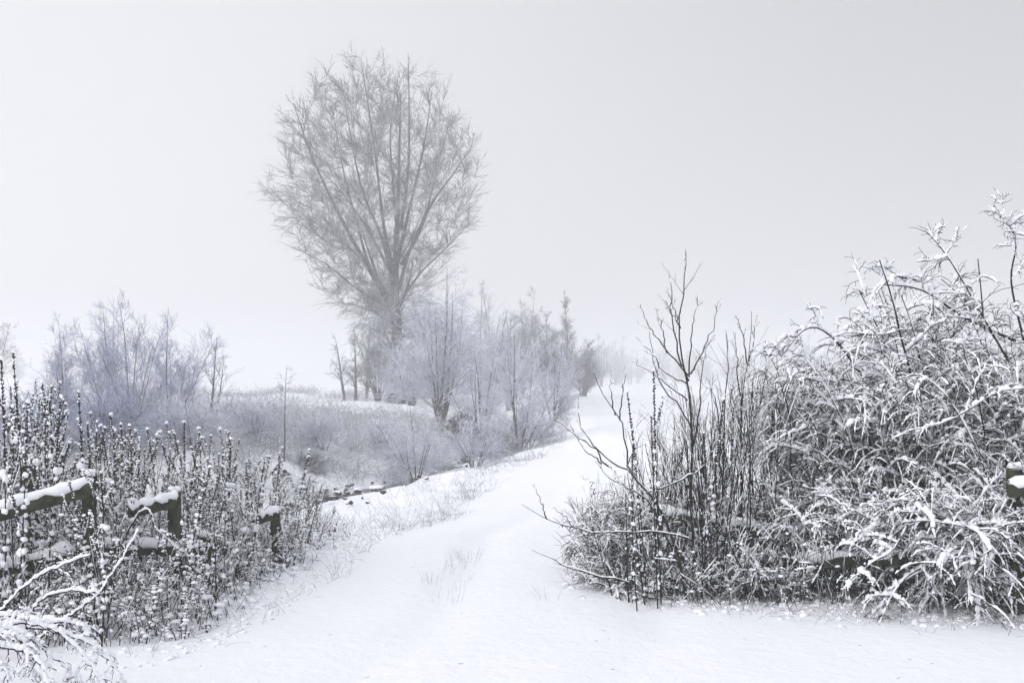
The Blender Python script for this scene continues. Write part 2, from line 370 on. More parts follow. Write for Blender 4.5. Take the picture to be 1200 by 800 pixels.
# the great tree
def great_tree():
    rng = np.random.default_rng(11); D = 60.0
    def c(x, y, dz=0.): return at(280 + x / 1.74, 40 + y / 1.74, D) + np.array([0, dz, 0])
    base = c(325, 752); base[2] = hz(base[0], D) - .3
    root = thing('tall_tree', base, 'tallest bare tree, broad egg shaped crown, thick trunk in the middle of the field', 'tree')
    tp = [base, c(321, 680), c(322, 600), c(318, 520), c(321, 400, .3), c(326, 250, .2), c(330, 120)]
    T = spline(tp, 26); TR = np.interp(np.linspace(0, 1, 26), [0, .08, .3, .5, .75, 1], [.52, .40, .34, .24, .11, .03])
    forks = []
    def limb(pts, r, dy):
        pts = [np.array(p) for p in pts]; n = len(pts)
        q = [c(p[0], p[1], dy * (i / (n - 1)) ** .9) for i, p in enumerate(pts)]
        P = spline(q, 16); forks.append((P, r * np.linspace(1, .12, 16)))
    limb([(318, 575), (275, 495), (220, 395), (185, 325), (150, 245), (118, 150)], .20, -1.0)
    limb([(316, 560), (262, 470), (235, 380), (205, 280), (175, 130)], .15, 2.5)
    limb([(312, 560), (250, 525), (180, 470), (95, 430)], .10, -1.5)
    limb([(318, 530), (292, 420), (245, 300), (205, 90)], .17, .6)
    limb([(320, 500), (300, 400), (285, 250), (262, 80)], .16, -2.5)
    limb([(322, 470), (345, 350), (372, 220), (388, 90)], .16, 2.2)
    limb([(326, 520), (350, 440), (395, 350), (440, 290), (478, 235)], .15, -1.2)
    limb([(330, 470), (372, 390), (400, 280), (432, 150)], .15, 1.0)
    limb([(326, 440), (310, 300), (300, 180), (312, 62)], .13, 3.0)
    limb([(330, 400), (348, 280), (352, 160), (352, 60)], .13, -2.0)
    limb([(330, 540), (372, 480), (430, 420), (492, 345)], .10, 1.8)
    limb([(316, 500), (262, 400), (190, 300), (95, 215)], .12, 1.5)
    limb([(314, 540), (240, 450), (160, 385), (70, 330)], .10, 1.6)
    limb([(312, 590), (260, 560), (200, 548), (150, 555)], .07, -.5)
    FP = np.stack([f[0] for f in forks]); FR = np.stack([f[1] for f in forks]) * .82
    env = ell_env(c(276, 308), (6.35, 6.2, 7.6), .03)
    env2 = ell_env(c(278, 320), (7.5, 7, 8.9), .05)
    g = Geo(); g.tubes(T[None], TR[None], 12); 
    g.build('trunk', M_TRUNK, root, base)
    TP = T[None]
    cc = c(277, 318); sx, sy, sz = 6.45, 6.2, 8.1
    P1, R1 = grow(rng, TP, TR[None], 9, .35, .8, (28, 48), lambda pl, t, r, M: 8.5 * (1.1 - t) * r.uniform(.6, 1, M), k=16, trop=.05, wob=.03, rr=.42, rtip=.12, rmin=.02, env=ell_env(cc, (sx * .9, sy * .9, sz * .9)))
    g = Geo(); g.tubes(FP, FR, 6); g.tubes(P1, R1, 5)
    sk = [T[8:24], *FP[:, 2:], *P1[:, 3:]]; S_ = np.concatenate(sk); ST = np.concatenate([nrm(np.gradient(q, axis=0)) for q in sk])
    SR = np.concatenate([TR[8:24] * .3, *[r[2:] for r in FR], *[r[3:] for r in R1]])
    N_ = 900; u = nrm(rng.standard_normal((N_, 3))) * (rng.random(N_) ** (1 / 2.7))[:, None]
    w_ = np.where(u[:, 2] < 0, 1 - .30 * np.abs(u[:, 2]) ** 1.3, 1.)
    tg = cc + u * np.column_stack([sx * w_, sy * w_, np.full(N_, sz)])
    root_pt = c(321, 560); tg = tg[np.argsort(np.linalg.norm(tg - root_pt, axis=1))]
    BP = []; BR_ = []
    for a_ in tg:
        v = a_ - S_; dist = np.linalg.norm(v, axis=1) + 1e-6; cosn = (v * ST).sum(1) / dist
        cost = dist * (1 + 1.6 * np.clip(.88 - cosn, 0, 2)) + np.where(dist < .5, 5, 0); j = int(cost.argmin()); L_ = dist[j]
        if L_ > 5.5 or cosn[j] < .3: continue
        end = nrm(.35 * v[j] / L_ + .65 * nrm(a_ - root_pt) + np.array([0, 0, .12])); m1 = ST[j] * L_ * 1.0; m2 = end * L_ * 1.0; q_ = np.linspace(0, 1, 8)[:, None]
        C_ = (2 * q_ ** 3 - 3 * q_ ** 2 + 1) * S_[j] + (q_ ** 3 - 2 * q_ ** 2 + q_) * m1 + (-2 * q_ ** 3 + 3 * q_ ** 2) * a_ + (q_ ** 3 - q_ ** 2) * m2
        C_[1:-1] += rng.normal(0, .03, (6, 3)); r_ = min(SR[j] * .75, .022 + .012 * L_); rr_ = r_ * np.linspace(1, .45, 8)
        BP.append(C_); BR_.append(rr_); S_ = np.concatenate([S_, C_[1:]]); ST = np.concatenate([ST, nrm(np.gradient(C_, axis=0))[1:]]); SR = np.concatenate([SR, rr_[1:]])
    BP = np.array(BP); BR_ = np.maximum(np.array(BR_), .011)
    g.tubes(BP, BR_, 4); g.build('limbs', M_TRUNK, root, base); g = Geo()
    P3, R3 = grow(rng, BP, BR_, 9, .1, 1., (12, 36), lambda pl, t, r, M: r.uniform(.4, 1.15, M), k=5, trop=.03, wob=.03, rr=.7, rtip=.5, rmin=.0095)
    P4, R4 = grow(rng, P3, R3, 4, .15, 1., (14, 36), lambda pl, t, r, M: r.uniform(.2, .6, M), k=4, trop=.02, wob=.07, rr=.7, rtip=.6, rmin=.007)
    g.tubes(P3, R3, 3); g.tubes(P4, R4, 3)
    # hanging lower twigs
    LP, LR = grow(rng, TP, TR[None], 84, .10, .5, (60, 105), lambda pl, t, r, M: r.uniform(1.4, 4.6, M) * (.6 + t), k=8, trop=[.06, .03, 0, -.03, -.05, -.08, -.1], wob=.06, rr=.12, rtip=.2, rmin=.018)
    L2, LR2 = grow(rng, LP, LR, 12, .2, 1, (25, 60), lambda pl, t, r, M: pl * r.uniform(.15, .4, M) + .2, k=5, trop=-.08, wob=.08, rr=.6, rmin=.009)
    L3, LR3 = grow(rng, L2, LR2, 5, .2, 1, (25, 60), lambda pl, t, r, M: pl * r.uniform(.3, .6, M) + .1, k=4, trop=-.06, wob=.08, rr=.7, rmin=.007)
    g.tubes(LP, LR, 4); g.tubes(L2, LR2, 3); g.tubes(L3, LR3, 3)
    g.build('crown', M_RIME, root, base)
great_tree()

def bushy(name, px, py, d, top, halfw, label, seed, cm, tm=None, stems=5, spread=16, n=(14, 8, 4), group=None, stemr=.05, rt=.006, trop=.05, lean=0., t0=.12, sag=False, ang=(28, 60), cat='tree', part='crown', trunkpart='trunk', base=None, pw=.75, shape=(.8, .95, .9, .6, .3)):
    """multi-stemmed bare tree or shrub; top row and half width in photo pixels"""
    rng = np.random.default_rng(seed)
    b = at(px, py, d) if base is None else np.array(base, float); b[2] = hz(b[0], b[1])
    H = EYE - (top - HY) * d / F - b[2]; Wd = halfw * d / F
    root = thing(name, b, label, cat, group)
    az = rng.uniform(0, 6.28, stems); sp = np.radians(rng.uniform(.3, 1, stems) * spread); sp[0] *= .25
    d0 = np.stack([np.sin(sp) * np.cos(az) + lean, np.sin(sp) * np.sin(az), np.cos(sp)], -1)
    st = b + np.stack([np.cos(az), np.sin(az), np.zeros(stems)], -1) * stemr * (1.4 if stems > 1 else 0) - np.array([0, 0, .1])
    ln = H * rng.uniform(.6, .95, stems); ln[0] = H * 1.02
    P = march(rng, st, d0, ln, 12, .012, .03)
    R = stemr * (ln / ln.max())[:, None] * np.linspace(1, .02, 12)[None] ** 1.2 + rt * .7
    g = Geo(); g.tubes(P, R, 6); g.build(trunkpart, tm or cm, root, b)
    def env(pos, d, rng):
        zf = np.clip((pos[:, 2] - b[2]) / H, 0, 1); return Wd * np.interp(zf, [0, .25, .5, .8, 1], shape) * rng.uniform(.6, 1.1, len(zf))
    env.soft = True
    g = Geo()
    tr = trop if not sag else [trop, trop * .3, -.06, -.12, -.16, -.2, -.2]
    L1, R1 = grow(rng, P, R, n[0], t0, .97, ang, lambda pl, t, r, M: Wd * pw * (1.25 - t) * r.uniform(.5, 1.2, M), k=8, trop=tr, wob=.05, rr=.5, rtip=.25, rmin=rt * 1.3, env=env)
    def nn_(P_, m_):
        l_ = np.linalg.norm(np.diff(P_, axis=1), axis=-1).sum(1); return np.maximum(1, np.round(m_ * np.clip(l_ / (Wd * .7), .12, 1.3))).astype(int)
    L2, R2 = grow(rng, L1, R1, nn_(L1, n[1]), .12, .98, (22, 55), lambda pl, t, r, M: pl * r.uniform(.25, .55, M) + .06, k=5, trop=trop if not sag else -.1, wob=.07, rr=.6, rtip=.4, rmin=rt)
    L3, R3 = grow(rng, L2, R2, n[2], .15, 1, (22, 55), lambda pl, t, r, M: pl * r.uniform(.3, .65, M) + .04, k=4, trop=trop * .6 if not sag else -.08, wob=.08, rr=.7, rtip=.6, rmin=rt * .75)
    g.tubes(L1, R1, 4); g.tubes(L2, R2, 3); g.tubes(L3, R3, 3)
    g.build(part, cm, root, b)
    return root, (L1, R1, L2, R2, L3, R3), b

# multi-stemmed tree right of the great tree, the trees and bushes round it
bushy('multi_stemmed_tree', 516, 492, 44, 316, 84, 'dense rimed tree with several upright dark stems, right of the tall trunk', 21, M_FROST, M_TRUNK, stems=9, spread=17, n=(20, 9, 3), stemr=.085, rt=.010, trop=-.015, ang=(35, 68), pw=.95, shape=(.9, 1, .95, .65, .35), t0=.1)
bushy('multi_stemmed_tree', 566, 486, 50, 345, 55, 'hazy rimed tree leaning right behind the many stemmed tree', 22, M_FROST, M_TRUNK, stems=7, spread=20, n=(18, 9, 3), stemr=.07, rt=.010, trop=0., ang=(30, 60), lean=.06, pw=1., shape=(.9, 1, .95, .7, .4))
bushy('frosted_tree', 482, 488, 52, 398, 42, 'white frosted bush tree overlapping the foot of the tall trunk', 30, M_FROST, M_TRUNK, stems=8, spread=26, n=(18, 10, 3), stemr=.05, rt=.009, trop=.0, ang=(30, 65), pw=1., shape=(.9, 1, .95, .7, .4))
bushy('frosted_tree', 562, 500, 40, 410, 36, 'white frosted bush tree between the many stemmed tree and the low pale one', 31, M_FROST, M_TRUNK, stems=5, spread=22, n=(12, 8, 3), stemr=.06, rt=.008, trop=.0, ang=(30, 65), pw=1., shape=(.9, 1, .95, .7, .4))
bushy('small_tree', 404, 468, 64, 392, 27, 'small slanting bare tree, leftmost of those beside the tall trunk', 23, M_TREE, M_TRUNK, stems=1, spread=4, n=(20, 7, 3), stemr=.10, rt=.010, trop=-.01, lean=-.1)
bushy('small_tree', 417, 472, 60, 385, 24, 'small upright bare tree, second from the left beside the tall trunk', 24, M_TREE, M_TRUNK, stems=1, spread=4, n=(22, 8, 3), stemr=.10, rt=.010, trop=-.02)
bushy('small_tree', 428, 466, 66, 378, 26, 'thin bare tree between the small upright tree and the tall trunk', 25, M_TREE, M_TRUNK, stems=2, spread=8, n=(22, 8, 4), stemr=.09, rt=.010, trop=-.02)
bushy('shrub', 443, 470, 62, 372, 34, 'dense grey shrub pressed against the left side of the tall trunk', 26, M_TREE, M_TRUNK, stems=8, spread=26, n=(20, 8, 4), stemr=.06, rt=.010, sag=True, cat='shrub', part='twigs', trunkpart='stems')
bushy('frosted_tree', 608, 512, 32, 388, 62, 'low pale frosted tree with white spreading twigs at the path edge', 27, M_FROST, M_TRUNK, stems=5, spread=30, n=(16, 8, 3), stemr=.038, rt=.0075, trop=.02, ang=(30, 60), pw=1., shape=(.9, 1, .95, .75, .45))
bushy('frosted_tree', 648, 494, 44, 395, 34, 'hazy frosted bush tree right of the low pale frosted tree', 28, M_FROST, M_TRUNK, stems=6, spread=24, n=(16, 9, 3), stemr=.045, rt=.009, pw=1., shape=(.9, 1, .95, .7, .4))
FARL = [(582, 466, 105, 334, 26, 'faint tall tree far behind, just right of the many stemmed tree'),
        (612, 466, 98, 338, 30, 'faint round crowned tree in the mist, above the low pale tree'),
        (638, 466, 92, 366, 30, 'misty broad bush-like tree, left of the slim misty tree'),
        (666, 466, 90, 343, 17, 'slim pointed misty tree standing at the right end of the grove'),
        (683, 466, 84, 398, 24, 'low misty tree, last on the right of the grove'),
        (650, 470, 76, 402, 36, 'grey bushy tree low in the mist under the slim tree'),
        (596, 470, 74, 372, 32, 'grey misty tree close behind the low pale frosted tree')]
for q, (px, py, d, top, hw, lab) in enumerate(FARL):
    bushy('misty_tree', px, py, d, top, hw, lab, 40 + q, M_RIME, M_TRUNK, stems=5 if hw > 20 else 1, spread=15, n=(22, 12, 5) if hw > 20 else (60, 12, 5), stemr=.10, rt=.013, trop=.03, pw=1.05, shape=(.8, 1, 1, .8, .45), ang=(22, 50), group='misty trees at the end of the grove')
far_proto = None
rng = np.random.default_rng(3)
# faint tree line across the end of the field
fx = [(-15, 100, 372, 'faint round tree in the mist at the left edge of the field')]
root, _, _ = bushy('misty_tree', -12, 462, 100, 372, 34, fx[0][3], 60, M_TREE, M_TRUNK, stems=3, spread=14, n=(22, 9, 4), stemr=.14, rt=.014)
pr, _, _ = bushy('far_tree', 705, 455, 190, 392, 26, 'pale far tree, almost lost in the mist, in the line across the field', 61, M_TREE, M_TRUNK, stems=4, spread=18, n=(20, 9, 4), stemr=.18, rt=.022, group='far trees across the end of the field')
for q in range(44):
    px = 690 + q * 13 + rng.uniform(-8, 8); d = rng.uniform(240, 320); x = (px - 600) * d / F
    dup(pr, (x, d, hz(x, d)), rng.uniform(0, 6.28), rng.uniform(.9, 1.45))
for q in range(2):
    px = 20 + q * 44 + rng.uniform(-8, 8); d = rng.uniform(230, 280); x = (px - 600) * d / F
    dup(pr, (x, d, hz(x, d)), rng.uniform(0, 6.28), rng.uniform(.7, 1.0))

# trees on the left bank
LB = [(76, 505, 27, 372, 42, 'bluish bare tree with upright stems, leftmost in the group behind the weeds', 3, 16),
      (128, 505, 29, 350, 46, 'tall bluish bare tree, second in the group behind the weeds', 3, 18),
      (152, 508, 26, 345, 48, 'highest bluish bare tree in the middle of the group behind the weeds', 3, 16),
      (198, 505, 28, 358, 44, 'bluish bare tree with fanned twigs, right end of the dense group', 3, 18)]
for q, (px, py, d, top, hw, lab, st, sp) in enumerate(LB):
    bushy('bare_tree', px, py, d, top, hw, lab, 70 + q, M_BLUE, M_TREE, stems=st + 2, spread=sp + 8, n=(15, 11, 4), stemr=.03, rt=.0042, trop=.05, ang=(20, 45), group='bare trees on the left bank', t0=.06, pw=1.1, shape=(.9, 1, 1, .75, .45))
bushy('bare_tree', 244, 505, 25, 392, 48, 'open branched bare tree standing right of the bluish group', 75, M_TREE, M_TREE, stems=2, spread=20, n=(11, 6, 3), stemr=.045, rt=.0045, trop=.05, ang=(30, 60), group='bare trees on the left bank')
bushy('sapling', 333, 522, 24, 424, 24, 'slender lone sapling with short side twigs on the far bank', 76, M_TREE, M_TREE, stems=1, spread=2, n=(22, 4, 2), stemr=.022, rt=.0042, trop=.02, ang=(50, 75), cat='sapling', pw=.9)
# shrubs along the ditch
SH = [(488, 548, 27, 470, 46, 'domed frosted shrub on the ditch bank below the tall trunk', 10, 50, M_FROST),
      (448, 540, 30, 492, 36, 'low frosted shrub left of the domed shrub', 9, 50, M_FROST),
      (556, 560, 26, 482, 44, 'tangled frosted shrub beside the dark hollow of the ditch', 10, 50, M_FROST),
      (620, 524, 33, 478, 42, 'rounded rime covered bush at the path edge under the pale tree', 12, 50, M_FROST),
      (590, 540, 31, 500, 30, 'small dense bush between the path and the dark hollow', 10, 50, M_TREE),
      (300, 535, 25, 474, 60, 'wide low grey shrub on the bank right of the open branched tree', 9, 50, M_FROST),
      (225, 530, 23, 462, 60, 'grey thicket shrub under the bluish trees, right half', 10, 50, M_FROST),
      (130, 535, 22, 460, 70, 'grey thicket shrub under the bluish trees, middle', 12, 50, M_BLUE),
      (30, 540, 21, 455, 70, 'grey thicket shrub at the left edge behind the weeds', 10, 50, M_BLUE),
      (380, 530, 27, 488, 46, 'low drooping grey shrub above the stream', 8, 55, M_FROST)]
for q, (px, py, d, top, hw, lab, st, sp, mm) in enumerate(SH):
    bushy('ditch_shrub', px, py, d, top, hw, lab, 90 + q, mm, M_TRUNK, stems=st, spread=sp, n=(10, 8, 3), stemr=.018, rt=.0058, trop=-.02, ang=(25, 65), cat='shrub', part='twigs', trunkpart='stems', group='shrubs along the ditch', pw=.85)
for q, (px, py, d, top, hw, lab) in enumerate([(364, 566, 24.5, 540, 26, 'dark snowless clump added as shade in the hollow at the stream bend'), (592, 520, 36, 482, 24, 'dark clump added as shade in the hollow beside the low pale tree'),
        (536, 520, 40, 478, 26, 'dark clump added as shade at the foot of the many stemmed tree'), (468, 474, 57, 452, 20, 'dark clump added as shade at the foot of the tall trunk')]):
    bushy('shade_clump', px, py, d, top, hw, lab, 130 + q, M_TREE if q == 0 else M_DARK, M_DARK, stems=14, spread=62, n=(10, 8, 3), stemr=.012, rt=.006, trop=-.04, ang=(25, 80), cat='shrub', part='twigs', trunkpart='stems', pw=.9)  # stem clumps added to give the hollows and tree feet their dark shade
# a few more, wider copies of the thicket off the left edge of the frame are left out: nothing of them shows

# ------------------------------------------------------------------ grass and low growth (uncountable)
def blades(name, label, n, fn, length, mm, seed, lean=(.5, 1.1), k=4, w=.004, drift=None, cat='grass', snow=0., sth=.012):
    rng = np.random.default_rng(seed); x, y = fn(rng, n); n = len(x)
    z = h(x, y); az = rng.uniform(0, 6.28, n); ln = length(x, y, rng)
    el = rng.uniform(lean[0], lean[1], n)
    d0 = np.stack([np.cos(az) * np.cos(el), np.sin(az) * np.cos(el), np.sin(el)], -1)
    if drift is not None: d0 += np.array(drift)
    P = march(rng, np.stack([x, y, z - .02], -1), d0, ln, k, -.28, .12)
    g = Geo(); sc = np.hypot(x, y) / 20
    g.tubes(P, w * np.clip(sc, .5, 2)[:, None] * np.linspace(1, .5, k)[None], 3)
    if snow: snowtube(g, rng, P, np.full(P.shape[:2], w), sth, 3, keep=snow)
    return tag(g.build(name, mm), label, cat, kind='stuff')
def far_bank(rng, n):
    y = 16 + 27 * rng.random(n) ** 1.5; px = rng.uniform(-60, 600, n); x = (px - 600) * y / F
    d, s = seg_dist(x, y, DITCH); cl = noise(x * 1.3, y * 1.3, .8, 3.4) + rng.normal(0, .6, n)
    keep = (s > 0) & (d > .35) & (cl > np.where((d < 2.2) & (y < 30), .35, -.3)) & (d < 16); return x[keep], y[keep]
blades('bank_grass', 'grey frosted grass covering the far bank of the ditch', 46000, far_bank, lambda x, y, r: r.uniform(.25, .95, len(x)), M_GRASS, 1, (.4, 1.2), w=.0055, drift=(.35, -.2, 0))
def near_bank(rng, n):
    y = rng.uniform(10, 52, n); e = edge(y); d_ = rng.exponential(1., n); x = e - .1 - d_
    dd, s = seg_dist(x, y, DITCH); cl = noise(x * 1.7, y * 1.7, .8, 5.2) + rng.normal(0, .5, n)
    keep = (s < 0) & (dd > .5) & ((cl > .25) | (d_ > 2.2)); return x[keep], y[keep]
blades('verge_grass', 'thin dry grass poking through snow along the left path edge', 5200, near_bank, lambda x, y, r: r.uniform(.1, .42, len(x)), M_GRASS, 2, (.4, 1.4), w=.004)
def far_strip(rng, n):
    y = rng.uniform(62, 80, n); px = rng.uniform(150, 560, n); x = (px - 600) * y / F
    cl = noise(x * .5, y * .5, .4, 2.2); k = cl > .1; return x[k], y[k]
blades('field_grass', 'faint band of tall dry grass round the foot of the small trees', 9000, far_strip, lambda x, y, r: r.uniform(.3, .8, len(x)), M_GRASS, 3, (.9, 1.5), w=.004)


# dark clods where the bank is undercut beside the stream
rng = np.random.default_rng(8); g = Geo(); g2 = Geo()
cx = []
for px, py, d, n, r in ((368, 562, 21.5, 26, .16), (352, 560, 22.5, 14, .14), (492, 548, 25, 10, .1), (588, 510, 38, 26, .22), (578, 498, 41, 22, .22), (446, 540, 24, 10, .10), (410, 578, 20, 8, .08)):
    for _ in range(n):
        x = (px - 600) * d / F + rng.normal(0, .55); y = d + rng.normal(0, .9); cx.append((x, y, hz(x, y) + rng.uniform(0, .12), r * rng.uniform(.5, 1.3)))
cx = np.array(cx); g.blobs(cx[:, :3], cx[:, 3] * .62, rng, .7, .38)
g2.blobs(cx[::2, :3] + np.array([0, 0, .5]) * cx[::2, 3:] * .9, cx[::2, 3] * .7, rng, .4, .25)
M_EARTH, _t, _p = mat('wet_earth'); noise_col(_t, _p, (.02, .018, .016), (.06, .052, .045), 8)
tag(g.build('earth_clods', M_EARTH), 'dark bare earth showing at the undercut stream bank', 'earth', kind='stuff')
tag(g2.build('clod_snow', M_CAP), 'snow lying on the earth clods by the stream', 'snow', kind='stuff')

# ------------------------------------------------------------------ fences
def fence(name, label, posts, rails, seed):
    """posts: (px, top row, depth, half width m); rails: ((px,py,d),(px,py,d), height)"""
    rng = np.random.default_rng(seed)
    p0 = at(*posts[0][:3]); b = np.array([p0[0], p0[1], hz(p0[0], p0[1])])
    root = thing(name, b, label, 'fence')
    for px, py, d, w in posts:
        t = at(px, py, d); f = np.array([t[0] + rng.normal(0, .02), t[1], hz(t[0], t[1]) - .25])
        g = Geo(); g.box(f, t, w, w, rng, up=(0, 1, .0), segs=10, rough=.003)
        po = g.build('post', M_WOOD, root, b, smooth=False)
        g = Geo(); q = t + np.column_stack([rng.normal(0, w * .22, 8), rng.normal(0, w * .22, 8), rng.uniform(.01, .035, 8)])
        g.blobs(q, w * .42, rng, .62, .08); g.build('snow_cap', M_CAP, po, b)
    for a, c, hh in rails:
        A = at(*a); B = at(*c); g = Geo(); A[2] -= hh / 2; B[2] -= hh / 2
        g.box(A, B, .045, hh, rng, segs=14, rough=.003); r = g.build('rail', M_WOOD, root, b, smooth=False)
        n = max(6, int(np.linalg.norm(B - A) / .028)); u = rng.uniform(0, 1, n)[:, None]
        g = Geo(); k = 24; u = np.linspace(.0, 1, k)[None, :, None]
        P = (A + (B - A) * u) + np.array([0, 0, hh / 2 + .012]); P[..., 2] += .004 * rng.standard_normal((1, k))
        R = (.036 + .010 * np.sin(np.arange(k) * .9 + rng.uniform(0, 6)) + .005 * rng.standard_normal(k))[None]; R[:, 0] *= .4; R[:, -1] *= .4
        g.tubes(P, R, 8, flat=1.0)
        g.build('snow_cap', M_CAP, r, b)
fence('wooden_fence', 'old mossy rail fence under thick snow, half sunk in the weeds left of the path',
      [(35, 546, 7.5, .10), (105, 557, 7.05, .08), (204, 577, 7.6, .08), (322, 598, 8.9, .075), (239, 628, 7.8, .09), (-110, 560, 6.6, .1)],
      [((-120, 626, 6.55), (110, 564, 6.98), .095), ((150, 594, 7.3), (208, 581, 7.53), .08), ((296, 606, 8.7), (326, 598, 8.83), .07), ((100, 636, 7.2), (250, 640, 7.75), .08), ((-120, 690, 6.6), (100, 640, 7.15), .08)], 4)
fence('wooden_fence', 'broken mossy rail fence buried in the snowy bushes right of the path',
      [(770, 600, 8.3, .11), (928, 640, 7.75, .10), (1190, 550, 6.75, .09), (1400, 540, 6.6, .11)],
      [((762, 596, 8.25), (918, 622, 7.7), .085), ((924, 655, 7.4), (1180, 640, 6.72), .085), ((1182, 566, 6.55), (1400, 568, 6.52), .09), ((1060, 600, 7.0), (1186, 612, 6.68), .085), ((885, 680, 7.4), (930, 676, 7.3), .13), ((765, 640, 7.95), (800, 668, 7.8), .11)], 6)

# ------------------------------------------------------------------ tall weeds left of the path
def leaves(g, gs, rng, P, n, t0=.05, t1=.75, ln=(.03, .075), w=.006, snow=.5, sr=.010):
    M, k, _ = P.shape; idx = rng.integers(0, M, n); t = rng.uniform(t0, t1, n); u = t * (k - 1) * .999; i = u.astype(int); f = (u - i)[:, None]
    pos = P[idx, i] * (1 - f) + P[idx, i + 1] * f
    az = rng.uniform(0, 6.28, n); d = np.stack([np.cos(az), np.sin(az), rng.uniform(-.2, .6, n)], -1)
    Q = march(rng, pos, d, rng.uniform(*ln, n), 5, -.75, .15)
    side = nrm(np.cross(np.stack([np.cos(az), np.sin(az), 0 * az], -1), np.array([0, 0, 1.])) + .3 * rng.standard_normal((n, 3)))
    g.ribbons(Q, w * rng.uniform(.6, 1.4, n)[:, None] * np.array([.4, 1, 1.1, .8, .15])[None], side)
    if gs is not None:
        m = rng.random(n) < snow; c = Q[m, 1] + np.array([0, 0, .004]); gs.blobs(c, sr * rng.uniform(.5, 1.5, m.sum()), rng, .75)
def make_weed(seed, H, nb, name='seed_stalk', snowy_=1.0):
    rng = np.random.default_rng(seed); root = thing(name, (0, 0, 0), 'x', 'weed')
    az = rng.uniform(0, 6.28)
    P = march(rng, np.array([[0, 0, -.03]]), np.array([[.10 * math.cos(az), .10 * math.sin(az), 1.]]), np.array([H]), 11, rng.uniform(-.01, .02), .022)
    R = np.linspace(.0052, .0024, 11)[None]
    g = Geo(); g.tubes(P, R, 5)
    B, BR = grow(rng, P, R, nb, .35, .85, (18, 38), lambda pl, t, r, M: H * r.uniform(.12, .3, M), k=6, trop=.10, wob=.04, rr=.7, rtip=.5, rmin=.0016)
    g.tubes(B, BR, 4); g.build('stem', M_BARK, root)
    sg = Geo(); sn = Geo(); cs = []; ds = []; tips = []
    def spike(Q, t0):
        L_ = np.linalg.norm(np.diff(Q, axis=0), axis=1).sum(); n = max(4, int(L_ * (1 - t0) / .013))
        for t in np.linspace(t0, .995, n):
            if rng.random() < .12: continue
            u = t * (len(Q) - 1) * .999; i = int(u); c = Q[i] * (1 - u + i) + Q[i + 1] * (u - i); wd = .0085 * (1.15 - .55 * (t - t0) / (1 - t0))
            a0 = rng.uniform(0, 6.28)
            for j in range(3):
                a = a0 + j * 2.1; o = np.array([math.cos(a), math.sin(a), .55]); cs.append(c + o * wd * .75); ds.append(o)
            if rng.random() < .55 * snowy_: tips.append((*(c + np.array([rng.normal(0, .006), rng.normal(0, .006), .007])), rng.uniform(.0045, .0085)))
        tips.append((*(Q[-1] + [0, 0, .006]), rng.uniform(.008, .014)))
    spike(P[0], rng.uniform(.62, .74))
    for q in B: spike(q, rng.uniform(.2, .5))
    sg.octs(np.array(cs) + rng.normal(0, .002, (len(cs), 3)), np.array(ds) + rng.normal(0, .3, (len(cs), 3)), .0082 * rng.uniform(.6, 1.3, len(cs)), .005); sg.build('seed_head', M_SEED, root)
    lg = Geo(); al = np.concatenate([P]); leaves(lg, sn, rng, al, int(H * 24), .08, .72, (.03, .07), .0055, .6 * snowy_, .014)
    leaves(lg, sn, rng, B, nb * 5, .05, .6, (.02, .04), .004, .6 * snowy_, .009)
    lg.build('withered_leaf', M_LEAF, root)
    t_ = np.array(tips); sn.blobs(t_[:, :3], t_[:, 3], rng, .85); snowtube(sn, rng, B, BR, .012, 4, keep=.7)
    n = int(9 * H); u = rng.uniform(.15, .75, n) * 9.99; i = u.astype(int); c = P[0][i] + rng.normal(0, .012, (n, 3)); sn.blobs(c, rng.uniform(.012, .026, n) * snowy_, rng, .7)
    sn.build('settled_snow', M_CAP, root)
    return root
weeds = [make_weed(100 + q, 1.0, nb) for q, nb in enumerate((2, 4, 6, 8, 3, 7, 5, 0, 9, 4))]
rng = np.random.default_rng(77)
GL = 'snow dusted dark seed stalk in the dense stand of weeds left of the path'
GG = 'seed stalks left of the path'
special = [(8, 410, 6.6, 'tall seed stalk at the very left edge, top clear against the sky'),
           (32, 402, 6.9, 'tallest leaning seed stalk near the left edge, top against the sky'),
           (20, 462, 6.5, 'shorter seed stalk between the two tallest at the left edge'),
           (58, 454, 7.0, 'seed stalk with blunt dark top right of the tallest one'),
           (97, 450, 7.1, 'seed stalk with thick dark tip above the snowy rail end'),
           (160, 492, 7.3, 'dark seed stalk standing in front of the bluish trees'),
           (191, 496, 7.6, 'leaning dark seed stalk above the middle fence post'),
           (212, 500, 7.8, 'slim seed stalk close right of the leaning one'),
           (240, 498, 7.9, 'straight seed stalk left of the white capped one'),
           (268, 506, 8.2, 'single white capped seed stalk below the open branched tree'),
           (294, 530, 8.3, 'low seed stalk near the end of the fence'),
           (339, 525, 8.9, 'rightmost tall seed stalk, beside the stream bend'),
           (116, 488, 7.2, 'snow clotted seed stalk left of the bluish trees'),
           (145, 490, 7.5, 'thin seed stalk with bare lower stem by the bluish trees')]
used = set(); cnt = 0
def place_weed(x, y, H, label, group, tilt):
    global cnt
    k = int(rng.integers(0, len(weeds))); loc = (x, y, hz(x, y)); cnt += 1
    if k not in used:
        used.add(k); r = weeds[k]; r.location = loc; r.rotation_euler = (tilt[0], tilt[1], rng.uniform(0, 6.28)); r.scale = (1.1, 1.1, H); r['label'] = label
        if group: r['group'] = group
        return r
    r = dup(weeds[k], loc, rng.uniform(0, 6.28), 1.1 if H > .9 else .9, label, group, H, tilt)
    if not group and 'group' in r: del r['group']
    return r
